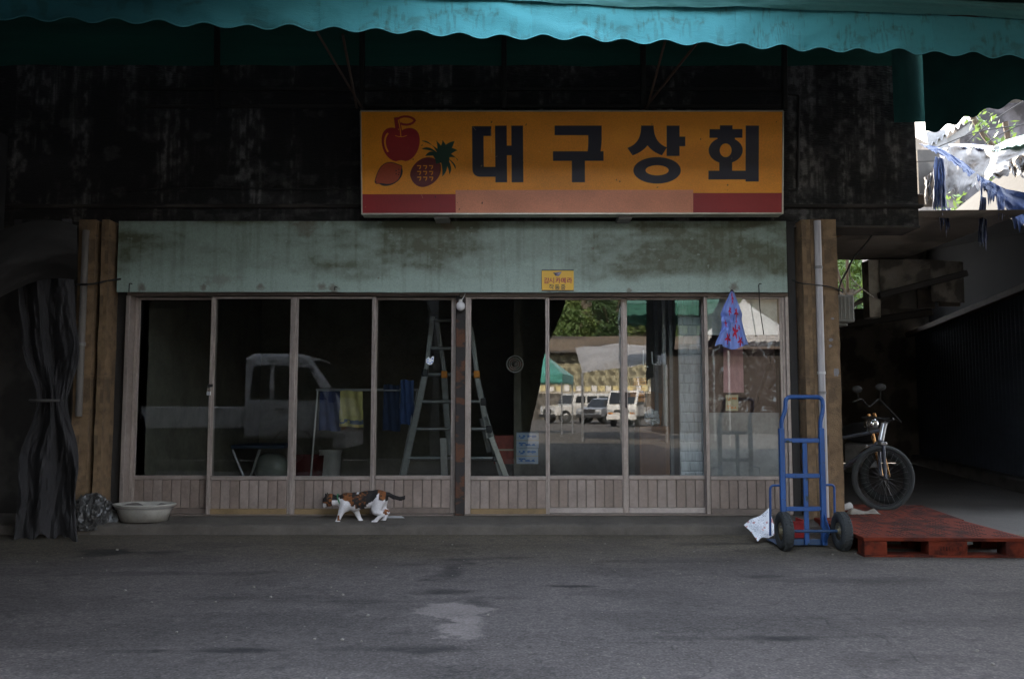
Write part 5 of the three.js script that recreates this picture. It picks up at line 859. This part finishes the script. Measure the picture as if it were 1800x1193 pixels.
  part(fan, 'hub', move(new THREE.SphereGeometry(0.03, 16, 12), fc.x, fc.y, fc.z + 0.03), m.grey); for (let k = 0; k < 3; k++) part(fan, 'blade', move(new THREE.CircleGeometry(0.04, 16).scale(1, 0.7, 1), fc.x + 0.045 * Math.cos(k * 2.1), fc.y + 0.045 * Math.sin(k * 2.1), fc.z + 0.02, 0.3), M(0.3, 0.16, 0.13)); part(fan, 'arm', rod(V(fc.x, fc.y, fc.z), V(fc.x, fc.y + 0.05, fc.z - 0.3), 0.015, 8), m.grey); settle(fan);
  const boxTex = (a, b) => tex(128, 128, (u, v) => { const s = Math.abs(((v * 2) % 1) - 0.5) < 0.22 && fbm(u * 9, v * 9, 211, 2) > 0.46 && u > 0.1 && u < 0.9; return s ? b : a.map((q) => q * (0.85 + 0.3 * fbm(u * 6, v * 6, 212, 3))); }, { repeat: false });
  const bt = M(1, 1, 1, { map: boxTex([0.26, 0.3, 0.36], [0.05, 0.12, 0.3]), rough: 0.8 });
  const crate = (lab, x0, x1, y0, y1, zz, d, mt) => { const a = I(x0, y0, zz), b = I(x1, y1, zz), t = thing('carton', lab, 'carton', 'cartons behind the right glass'); const bb = new THREE.BoxGeometry(b.x - a.x, b.y - a.y, d); bb.translate((a.x + b.x) / 2, (a.y + b.y) / 2, zz - d / 2); part(t, 'carton_body', clean(bb), mt); part(t, 'tape', box(a.x - 0.001, b.x + 0.001, lerp(a.y, b.y, 0.47), lerp(a.y, b.y, 0.53), zz - d - 0.001, zz + 0.002), M(0.4, 0.35, 0.28)); settle(t); };
  crate('upper blue printed carton behind the right glass', 908, 947, 787, 761, -0.7, 0.3, bt); crate('lower blue printed carton on the floor behind the right glass', 908, 946, 815, 788, -0.7, 0.3, bt); crate('dark red carton beside the blue printed cartons', 868, 903, 815, 766, -0.9, 0.3, M(0.25, 0.05, 0.035));
  const yc = (lab, x0, x1, y0, y1, zz) => { const a = I(x0, y0, zz), b = I(x1, y1, zz), t = thing('plastic_crate', lab, 'crate', 'yellow crates behind the glass'), w = b.x - a.x, h = b.y - a.y; for (const k of [0.0, 0.36, 0.72]) part(t, 'slat', box(a.x, b.x, a.y + h * k, a.y + h * (k + 0.26), zz - 0.01, zz, 0.003), m.orange); for (const k of [0, 0.93]) part(t, 'upright', box(a.x + w * k, a.x + w * (k + 0.07), a.y, b.y, zz - 0.25, zz + 0.004, 0.003), m.orange); part(t, 'back', box(a.x, b.x, a.y, b.y, zz - 0.26, zz - 0.25), m.orange); settle(t); };
  yc('orange plastic crate topmost of the stack behind the door handle', 1114, 1136, 677, 664, -0.6); yc('orange plastic crate second in the stack behind the door handle', 1108, 1120, 697, 679, -0.65); yc('tall orange plastic crate lowest in the stack behind the door handle', 1122, 1134, 706, 680, -0.7);
  solo('brown_board', 'tilted brown board leaning behind the orange crates', 'board', bar(I(1148, 745, -0.9), I(1153, 690, -1.1), 0.16, 0.02), M(0.28, 0.13, 0.05));
  const bag = new THREE.IcosahedronGeometry(1, 10), bp = bag.attributes.position, bc = I(1146, 737, -0.5); for (let i = 0; i < bp.count; i++) { const v = V(bp.getX(i), bp.getY(i), bp.getZ(i)).normalize(), f = 0.7 + 0.8 * (fbm(v.x * 3 + 4, v.y * 3 + v.z * 2, 221, 4) - 0.35); bp.setXYZ(i, v.x * 0.1 * f, v.y * 0.085 * f, v.z * 0.08 * f); } bag.computeVertexNormals();
  const shelf = thing('shelf_box', 'dark crate stand behind the third right pane', 'crate'); part(shelf, 'stand', box(bc.x - 0.14, bc.x + 0.14, 0.12, bc.y - 0.06, -0.68, -0.36, 0.01), M(0.16, 0.07, 0.03)); part(shelf, 'stand_front', box(bc.x - 0.12, bc.x + 0.1, 0.2, bc.y - 0.1, -0.359, -0.352, 0.002), M(0.12, 0.05, 0.025)); settle(shelf);
  solo('plastic_bag', 'clear crumpled plastic bag on the stand behind the right glass', 'bag', clean(bag.translate(bc.x, bc.y + 0.02, bc.z)), M(0.6, 0.6, 0.6, { rough: 0.15, map: null, phys: { transmission: 0.4, thickness: 0 } }));
  // embossed white strip of wallpaper board close behind the third pane
  const emb = tex(256, 512, (u, v) => { const row = Math.floor(v * 22), o = (row % 2) * 0.5, bx = ((u * 3 + o) % 1), by = (v * 22) % 1; const e = Math.min(sstep(0, 0.1, bx), sstep(1, 0.9, bx), sstep(0, 0.14, by), sstep(1, 0.86, by)); return e * (0.75 + 0.25 * vnoise(Math.floor(u * 3 + o), row, 231)); }, { srgb: false });
  const wm = M(0.70, 0.72, 0.76, { rough: 0.6, bump: 0.006, bumpMap: emb }); const w0 = I(1197, 835, -0.32), w1 = I(1241, 522, -0.32);
  const wpg = new THREE.PlaneGeometry(w1.x - w0.x, w1.y - 0.14, 1, 1); part(shop, 'embossed_board', [clean(move(wpg, (w0.x + w1.x) / 2, (w1.y + 0.14) / 2, -0.32)), box(w0.x, w1.x, 0.14, w1.y, -0.36, -0.325)], wm);
  for (const [a, b, k, d] of [[1166, 1172, 0.34, -0.55], [1178, 1184, 0.28, -0.6], [1152, 1158, 0.16, -0.9]]) part(shop, 'inner_post', box(I(a, 700, d).x, I(b, 700, d).x, 0.12, 2.5, d - 0.04, d, 0.004), M(k, k, k * 0.98));
  part(shop, 'inner_dark_panel', box(I(1106, 700, -1.3).x, I(1196, 700, -1.3).x, 0.12, 2.5, -1.36, -1.3), M(0.2, 0.19, 0.155));
  solo('shelf_hooks', 'bent white rods hanging behind the third right pane', 'rack', [bent([I(1131, 615, -0.5), I(1131, 643, -0.5), I(1140, 645, -0.5)], 0.006, 0.02, 20, 6), bent([I(1146, 618, -0.5), I(1147, 640, -0.5), I(1161, 641, -0.5)], 0.006, 0.02, 20, 6)], m.white);
  // sheets taped inside the last pane
  const pane = (nm, lab, y0, y1, zz, mt, fn) => solo(nm, lab, 'sheet', boxUV(sheet(90, 90, (u, v) => { const x0 = X(1246), x1 = X(1373), p = V(lerp(x0, x1, u), lerp(Y(y0), Y(y1), v), zz); fn?.(p, u, v); return p; }), 0.9, rnd(), rnd()), mt);
  pane('foam_board', 'white foam board behind the top of the last pane', 588, 522, -0.035, M(0.6, 0.61, 0.58, { rough: 0.7 }));
  const crease = (u, v) => 0.05 * Math.max(0, 1 - Math.abs((v - 0.05) - (u - 0.62) * 2.2) / 0.16) * sstep(0.55, 0.66, u) * sstep(1.0, 0.9, u + v * 0.05);
  pane('plastic_film', 'shiny brown plastic film wrinkled behind the last pane', 727, 586, -0.135, M(0.10, 0.065, 0.055, { rough: 0.1, map: null }), (p, u, v) => { p.z += 0.05 * (fbm(u * 7, v * 7, 241, 5) - 0.5) + crease(u, v) + 0.03 * Math.abs(Math.sin(9 * fbm(u * 2.2, v * 2.2, 244, 3))) + 0.012 * Math.sin((u + v * 0.6) * 26) * sstep(0.3, 0.7, fbm(u * 3, v * 3, 242, 3)); });
  pane('frosted_film', 'cloudy white plastic film behind the bottom of the last pane', 838, 725, -0.05, M(0.32, 0.31, 0.31, { rough: 0.25, map: grime }), (p, u, v) => { p.z += 0.006 * (fbm(u * 4, v * 4, 243, 4) - 0.5); });
  solo('pink_strip', 'faded pink paper strip showing under the flowered cloth', 'paper', sheet(10, 20, (u, v) => { const p = I(lerp(1272, 1308 - 2 * v, u), lerp(690, 606, v), -0.033); p.z += 0.003 * Math.sin(v * 20); return p; }), M(0.62, 0.3, 0.31, { rough: 0.6 }));
  const bottles = boxTex([0.45, 0.36, 0.2], [0.6, 0.2, 0.05]); solo('printed_packet', 'small printed packets behind the brown film', 'packet', sheet(2, 2, (u, v) => I(lerp(1276, 1298, u), lerp(722, 694, v), -0.031)), M(1, 1, 1, { map: bottles, rough: 0.3 }));
}
// ---------------------------------------------------------------- the market behind the camera, mirrored in the glass
{
  const R2 = (px, py, d) => { const p = at(px, py, 7.5 - d); return V(p.x, p.y, d - 7.5); };   // mirrored pixel at d metres of optical path
  function wheelOf(parent, x, y, z, r, w, ax) { const q = part(parent, 'wheel', move(lathe([[r * 0.55, -w / 2], [r * 0.95, -w / 2], [r, -w * 0.35], [r, w * 0.35], [r * 0.95, w / 2], [r * 0.55, w / 2], [r * 0.55, -w / 2]], 28).rotateX(Math.PI / 2), x, y, z), m.rubber); part(q, 'rim', move(lathe([[0, -w * 0.35], [r * 0.5, -w * 0.42], [r * 0.56, -w * 0.3], [r * 0.56, w * 0.3], [r * 0.5, w * 0.42], [0, w * 0.35]], 20).rotateX(Math.PI / 2), x, y, z), m.steel); }
  // local frame: +x is forward, z = +-halfwidth are the sides
  function place(t, x, z, ry) { t.position.set(x, 0, z); t.rotation.y = ry; }
  // white cab-over lorry parked at the left
  function lorry(name, label, bed) {
    const t = thing(name, label, 'lorry');
    const cabP = [[0.9, 0.55], [2.52, 0.55], [2.56, 0.95], [2.5, 1.2], [1.98, 1.93], [1.85, 1.97], [1.05, 1.97], [0.92, 1.9]];
    const body = part(t, 'cab', prism(cabP, 1.66, 0.05), m.carWhite);
    for (const s of [-1, 1]) {
      part(t, 'side_window', move(prism([[1.42, 1.2], [2.3, 1.2], [1.98, 1.74], [1.42, 1.78]], 0.02, 0.004), 0, 0, s * 0.832), m.carGlass); part(t, 'side_window', move(prism([[1.02, 1.24], [1.34, 1.22], [1.34, 1.78], [1.06, 1.76]], 0.02, 0.004), 0, 0, s * 0.832), m.carGlass);
      const d = part(t, 'door', move(prism([[1.38, 0.68], [2.36, 0.68], [2.36, 1.17], [1.38, 1.17]], 0.012, 0.004), 0, 0, s * 0.834), m.carWhite); part(d, 'handle', box(1.44, 1.58, 1.02, 1.06, s * 0.84, s * 0.86, 0.006), m.trim);
      part(t, 'mirror', box(2.36, 2.46, 1.15, 1.4, s * 0.86 - (s < 0 ? 0.16 : 0), s * 0.86 + (s > 0 ? 0.16 : 0), 0.03), m.trim);
      part(t, 'headlight', box(2.5, 2.575, 0.76, 0.95, s * 0.62 - 0.14, s * 0.62 + 0.14, 0.02), m.lampClear); part(t, 'indicator', box(2.5, 2.57, 0.7, 0.75, s * 0.62 - 0.14, s * 0.62 + 0.14, 0.01), m.orange);
    }
    part(t, 'windscreen', bar(V(2.50, 1.24, 0), V(2.06, 1.86, 0), 1.42, 0.03, V(1, 0.7, 0)), m.carGlass);
    part(t, 'bumper', box(2.4, 2.64, 0.38, 0.66, -0.82, 0.82, 0.04), m.carWhite); part(t, 'grille', box(2.55, 2.585, 0.8, 0.92, -0.42, 0.42, 0.01), m.trim); part(t, 'number_plate', box(2.64, 2.655, 0.46, 0.56, -0.2, 0.2, 0.004), m.white);
    part(t, 'chassis', [box(-2.3, 2.3, 0.42, 0.54, -0.35, 0.35), box(-2.4, 0.85, 0.54, 0.72, -0.82, 0.82)], m.trim);
    for (const s of [-1, 1]) part(t, 'side_gate', box(-2.4, 0.85, 0.72, 1.08, s * 0.82 - 0.02, s * 0.82 + 0.02, 0.01), m.carWhite);
    part(t, 'tail_gate', box(-2.42, -2.38, 0.72, 1.08, -0.8, 0.8, 0.01), m.carWhite);
    if (!bed) part(t, 'pole', rod(V(0.6, 1.0, 0.5), V(0.6, 2.75, 0.4), 0.05, 8), m.white);
    for (const [x, s] of [[1.75, -1], [1.75, 1], [-1.5, -1], [-1.5, 1]]) { wheelOf(t, x, 0.3, s * 0.68, 0.3, 0.2); if (x > 0) part(t, 'wheel_arch', move(new THREE.TorusGeometry(0.37, 0.03, 6, 20, Math.PI), x, 0.36, s * 0.81), m.trim); }
    return t;
  }
  const t1 = lorry('parked_lorry', 'white cab-over lorry with a low open bed, mirrored in the left panes', true); place(t1, -5.4, 7.7, 0);
  const t2 = lorry('parked_lorry', 'white open lorry facing the shop, mirrored beside the door handle', false); place(t2, 6.95, 41, Math.PI / 2 + 0.42);
  function car(name, label, pr, cab, w, mt, wins, wb, r) {
    const t = thing(name, label, 'car');
    part(t, 'body', prism(pr, w, 0.07), mt); part(t, 'cabin', prism(cab, w * 0.88, 0.06), mt);
    for (const s of [-1, 1]) { for (const q of wins) part(t, 'side_window', move(prism(q, 0.02, 0.004), 0, 0, s * w * 0.441), m.carGlass); for (const x of wb) wheelOf(t, x, r, s * (w / 2 - 0.1), r, 0.24); for (const q of wins.slice(0, 2)) part(t, 'door_handle', box(q[0][0] + 0.1, q[0][0] + 0.26, q[0][1] - 0.16, q[0][1] - 0.12, s * w * 0.5 - 0.01, s * w * 0.5 + 0.02, 0.006), m.trim); part(t, 'headlight', move(new THREE.SphereGeometry(0.12, 14, 10).scale(0.5, 1, 1.3), pr[pr.length - 1][2] ?? Math.max(...pr.map((p) => p[0])) - 0.03, 0.82, s * w * 0.36), m.lampClear); }
    const fx = Math.max(...pr.map((p) => p[0])); part(t, 'grille', box(fx - 0.02, fx + 0.02, 0.68, 0.92, -w * 0.26, w * 0.26, 0.01), m.trim); part(t, 'bumper', box(fx - 0.12, fx + 0.1, 0.38, 0.6, -w * 0.48, w * 0.48, 0.04), m.trim);
    return t;
  }
  const suv = car('white_offroader', 'boxy white off-road car with four side windows, mirrored in the right panes', [[-2.4, 0.5], [2.3, 0.5], [2.34, 1.12], [1.1, 1.22], [0.95, 1.25], [-2.42, 1.25]], [[-2.4, 1.2], [0.98, 1.2], [0.7, 1.92], [0.5, 1.98], [-2.3, 1.98]], 2.06, m.carWhite, [[[-0.1, 1.34], [0.7, 1.34], [0.56, 1.8], [-0.1, 1.8]], [[-1.05, 1.34], [-0.25, 1.34], [-0.25, 1.8], [-1.05, 1.8]], [[-2.15, 1.34], [-1.2, 1.34], [-1.2, 1.8], [-2.15, 1.8]]], [1.55, -1.5], 0.44);
  part(suv, 'windscreen', bar(V(0.98, 1.3, 0), V(0.74, 1.86, 0), 1.6, 0.03, V(1, 0.4, 0)), m.carGlass); place(suv, 4.4, 50.5, Math.PI - 0.5);
  const sil = car('silver_car', 'silver sport utility car, mirrored between the white vehicles', [[-2.2, 0.42], [2.1, 0.42], [2.2, 0.62], [2.14, 0.95], [1.7, 1.05], [0.95, 1.1], [-2.1, 1.12], [-2.25, 0.9]], [[-2.05, 1.05], [1.1, 1.05], [0.35, 1.58], [0.0, 1.66], [-1.5, 1.64]], 1.85, m.carSilver, [[[-0.15, 1.12], [0.85, 1.12], [0.2, 1.52], [-0.15, 1.54]], [[-1.15, 1.12], [-0.25, 1.12], [-0.25, 1.54], [-1.1, 1.53]]], [1.38, -1.35], 0.36);
  part(sil, 'windscreen', bar(V(1.08, 1.1, 0), V(0.4, 1.56, 0), 1.45, 0.03, V(0.6, 1, 0)), m.carGlass); place(sil, 6.1, 48.5, Math.PI / 2 + 0.62);

  // dark stall roofs each side of the street; sky light comes down between them
  const stall = (lab, x0, x1, z0, z1, y0, y1, mt, poles = []) => {
    const t = thing('stall_canopy', lab, 'canopy');
    part(t, 'canopy_cover', sheet(30, 30, (u, v) => V(lerp(x0, x1, u), lerp(y0, y1, u) - 0.12 * Math.sin(u * Math.PI) * Math.sin(v * 9) ** 2, lerp(z0, z1, v))), mt);
    for (const [x, y] of [[x0, y0], [x1, y1]]) { for (const z of poles) part(t, 'pole', rod(V(x, 0, z), V(x, y, z), 0.035, 8), m.iron); part(t, 'rail', rod(V(x, y - 0.02, z0), V(x, y - 0.02, z1), 0.03, 8), m.iron); }
    settle(t);
  };
  stall('dark canopy of the neighbouring stalls on the left of the street', -13, -1.2, 2.1, 5.2, 3.95, 3.95, m.tarpDark);
  stall('narrow dark canopy strip overhead left of the street gap', -1.19, -0.45, 2.1, 4.6, 3.94, 3.94, m.tarpDark);
  stall('narrow dark canopy strip overhead right of the street gap', 1.6, 2.75, 1.4, 4.6, 3.94, 3.94, m.tarpDark);
  stall('dark canopy beyond the parked lorry on the left', -13, -1.41, 7.05, 15, 3.95, 3.95, m.tarpDark, []);
  stall('dark canopy roof beyond the left end of the awning', -13, -5.3, -0.2, 2.84, 4.05, 4.0, m.tarpDark);
  stall('dark canopy spanning the street behind the photographer', -1.4, 2.8, 6.9, 12.5, 4.0, 4.0, m.tarpDark, []);
  stall('dark teal canopy of the stalls on the right of the street', 2.3, 13, 1.35, 9.5, 3.95, 3.8, cloth(0.02, 0.08, 0.075), []);
  stall('small dark canopy beside the alley mouth on the right', 4.2, 10, -0.3, 1.74, 4.15, 4.15, m.tarpDark, []);
  const skirt = (lab, x, low, z0, zl) => solo('side_tarpaulin', lab, 'tarpaulin', sheet(60, 8, (u, v) => { const z = lerp(z0, 6.95, u), lo = Math.min(3.9, 1.16 + 0.54 * (7.5 - z)); return V(x + 0.05 * Math.sin(u * 50) * v, lerp(3.96, lerp(lo, Math.min(lo, low), sstep(zl, zl + 0.15, z)), v), z); }), m.tarpDark);
  skirt('dark tarpaulin side hanging overhead left of the photographer', -1.25, 0.3, 2.75, 5.55); skirt('dark tarpaulin side hanging overhead right of the photographer', 2.32, 1.9, 3.8, 4.6);
  solo('side_tarpaulin', 'dark tarpaulin flap hanging before the parked lorry', 'tarpaulin', sheet(60, 8, (u, v) => V(lerp(-9.6, -1.5, u), lerp(3.94, 2.02, v), 5.22 + 0.06 * Math.sin(u * 70) * v)), m.tarpDark);
  solo('hanging_tarpaulin', 'black tarpaulin hanging behind the photographer, mirrored as a dark slope', 'tarpaulin', sheet(40, 20, (u, v) => { const right = lerp(0.3, 0.62, sstep(0, 0.55, v)) + 0.55 * sstep(0.5, 1, v); return V(lerp(-13, right, u), lerp(0, 3.6, v), 10.2 + 0.1 * Math.sin(u * 60) + 0.15 * Math.sin(u * 9)); }), m.tarpBlack);
  solo('hanging_tarpaulin', 'dark tarpaulin wall closing the stalls on the right of the street', 'tarpaulin', sheet(40, 12, (u, v) => V(lerp(4.9, 4.6, u) + 0.08 * Math.sin(u * 20), lerp(0, 3.4, v), lerp(1.0, 5.4, u))), m.tarpDark);
  solo('hanging_tarpaulin', 'dark tarpaulin closing the stall beside the alley mouth', 'tarpaulin', sheet(40, 12, (u, v) => V(lerp(4.5, 10, u), lerp(0, 3.5, v), 0.95 + 0.05 * Math.sin(u * 60))), m.tarpDark);
  solo('hanging_tarpaulin', 'dark tarpaulin closing the stalls on the far left', 'tarpaulin', sheet(40, 12, (u, v) => V(-9.6 + 0.08 * Math.sin(u * 40), lerp(0, 3.5, v), lerp(0.5, 15, u))), m.tarpDark);

  // gazebo tents and grey tarpaulin in the sun
  const gz = (name, lab, x, z, w, d, h0, h1, mt, turn) => {
    const t = thing(name, lab, 'tent');
    part(t, 'tent_roof', sheet(24, 24, (u, v) => { const a = Math.max(Math.abs(u - 0.5), Math.abs(v - 0.5)) * 2; return V((u - 0.5) * w, lerp(h1, h0, Math.pow(a, 0.85)) + 0.04 * (fbm(u * 6, v * 6, 261, 3) - 0.5), (v - 0.5) * d); }), mt);
    part(t, 'tent_valance', [[-1, 0], [1, 0], [0, -1], [0, 1]].map(([a, b]) => sheet(30, 3, (u, v) => V(a ? a * w / 2 : (u - 0.5) * w, h0 - 0.32 * v + 0.03 * Math.sin(u * 60) * v, b ? b * d / 2 : (u - 0.5) * d))), mt);
    for (const [a, b] of [[-1, -1], [1, -1], [-1, 1], [1, 1]]) part(t, 'pole', rod(V(a * (w / 2 - 0.05), 0, b * (d / 2 - 0.05)), V(a * (w / 2 - 0.05), h0, b * (d / 2 - 0.05)), 0.03, 8), m.steel);
    t.position.set(x, 0, z); t.rotation.y = turn;
  };
  gz('market_tent', 'teal market tent standing in the sun, mirrored beside the fan', 1.25, 27, 2.1, 2.4, 2.35, 3.35, m.tarpTeal, 0.25);
  gz('market_tent', 'green market tent with white frame, mirrored at the top of the third pane', 4.75, 18, 3.0, 3.2, 4.0, 5.0, m.tarpGreen, 0.1);
  gz('market_tent', 'white market tent standing in the sun, mirrored at the top of the last pane', 11.2, 33.5, 4.2, 3.4, 4.4, 6.3, cloth(0.7, 0.68, 0.68, { through: 0.25 }), 0.15);
  const hut = thing('storage_hut', 'dark brown sheet metal hut on the right of the yard, mirrored in the last pane', 'hut'), hm = M(0.045, 0.035, 0.03, { rough: 0.7, bump: 0.004 });
  part(hut, 'wall', sheet(300, 2, (u, v) => V(lerp(6.2, 13.5, u), lerp(0.0, 3.4, v), 27.6 + 0.03 * Math.sin(u * 260))), hm); part(hut, 'side_wall', box(6.18, 6.24, 0, 3.4, 27.65, 30.4), hm); part(hut, 'side_wall', box(13.46, 13.52, 0, 3.4, 27.65, 30.4), hm); part(hut, 'back_wall', box(6.2, 13.5, 0, 3.4, 30.42, 30.48), hm); part(hut, 'roof', box(6.0, 13.7, 3.42, 3.5, 27.2, 30.7, 0.02), M(0.12, 0.09, 0.08)); settle(hut);
  const gp = [R2(1012, 612, 32), R2(1120, 598, 34), R2(1172, 612, 30), R2(1024, 655, 27), R2(1090, 640, 25), R2(1172, 640, 26)];
  const gt = thing('grey_tarpaulin', 'grey tarpaulin roof stretched on poles, mirrored above the lorry', 'canopy');
  part(gt, 'cover', sheet(40, 20, (u, v) => { const f = (a, b, c) => a.clone().multiplyScalar((1 - u) ** 2).addScaledVector(b, 2 * u * (1 - u)).addScaledVector(c, u * u); const p = f(gp[0], gp[1], gp[2]).lerp(f(gp[3], gp[4], gp[5]), v); p.y += 0.15 * (fbm(u * 5, v * 5, 271, 3) - 0.5); return p; }), m.tarpGrey);
  for (const p of [gp[3], gp[5]]) part(gt, 'pole', rod(V(p.x, 0, p.z), p, 0.04, 8), m.steel); settle(gt);

  // retaining wall with boxes along its top, building and wooded slope behind
  structure('retaining_wall', box(-14, 40, -0.1, 2.2, 66, 67.2), M(0.13, 0.12, 0.11, { map: concreteMap }), {});
  const rw = scene.children[scene.children.length - 1]; rw.userData = { label: 'dark retaining wall with a pale coping across the far end of the yard', category: 'wall' };
  solo('wall_coping', 'pale sunlit coping along the retaining wall', 'coping', box(-14, 40, 2.2, 2.42, 65.9, 67.3, 0.02), m.plaster);
  const rg = rngOf(9), ORD = ['first', 'second', 'third', 'fourth', 'fifth', 'sixth', 'seventh', 'eighth', 'ninth', 'tenth', 'eleventh'];
  for (let k = 0; k < 18; k++) { const x = 1.4 + k * 0.62 + 0.25 * rg(), w = 0.38 + 0.2 * rg(), h = 0.3 + 0.22 * rg(), z = 66.2 + 0.5 * rg(); const b = thing('storage_box', `${['pale yellow', 'white'][k % 2]} box on the far wall top, ${ORD[k >> 1]} of its colour from the left`, 'box', ['yellow boxes on the far wall', 'white boxes on the far wall'][k % 2]); part(b, 'box_body', box(x - w / 2, x + w / 2, 2.425, 2.42 + h, z - 0.25, z + 0.25, 0.02), k % 2 ? m.white : M(0.65, 0.56, 0.3)); part(b, 'lid', box(x - w / 2 - 0.02, x + w / 2 + 0.02, 2.42 + h, 2.47 + h, z - 0.27, z + 0.27, 0.01), k % 2 ? m.white : M(0.6, 0.52, 0.3)); settle(b); }
  const sh = thing('yard_building', 'long low beige building with brown roof behind the retaining wall', 'building');
  part(sh, 'wall', box(-6, 24, 0, 6.4, 76, 84), M(0.34, 0.32, 0.22, { map: concreteMap })); part(sh, 'roof', sheet(40, 4, (u, v) => V(lerp(-7, 25, u), 6.3 + 2.2 * v + 0.15 * (fbm(u * 9, v, 281, 3) - 0.5), lerp(74.6, 82, v))), M(0.16, 0.12, 0.08, { map: concreteMap })); settle(sh);
  const hill = sheet(40, 24, (u, v) => V(lerp(-90, 110, u), -0.1 + 26 * Math.pow(v, 1.1) + 3 * (fbm(u * 5, v * 4, 291, 4) - 0.5) * v, lerp(80, 150, v)));
  structure('hillside', boxUV(hill, 5), m.soil);
  const tl = ['dark green', 'yellow green', 'mid green'];
  for (let k = 0; k < 22; k++) { const x = -12 + (k % 11) * 3.6 + 2 * rg(), row = Math.floor(k / 11), z = 88 + row * 12 + 3 * rg(), y = 26 * Math.pow((z - 80) / 70, 1.1) - 0.4, kind = k % 3; tree(300 + k, 'slope_tree', `${tl[kind]} tree in the ${row ? 'upper' : 'lower'} row on the wooded slope, ${ORD[k % 11]} from the left`, x, y, z, 8.5 + 4 * rg(), [2.4, 4.0, 2.2], [LF[1], LF[2], LF[0]][kind], 2600, 0.3, ['dark green trees on the slope', 'yellow green trees on the slope', 'mid green trees on the slope'][kind], 18); }
}
renderer.render(scene, camera);
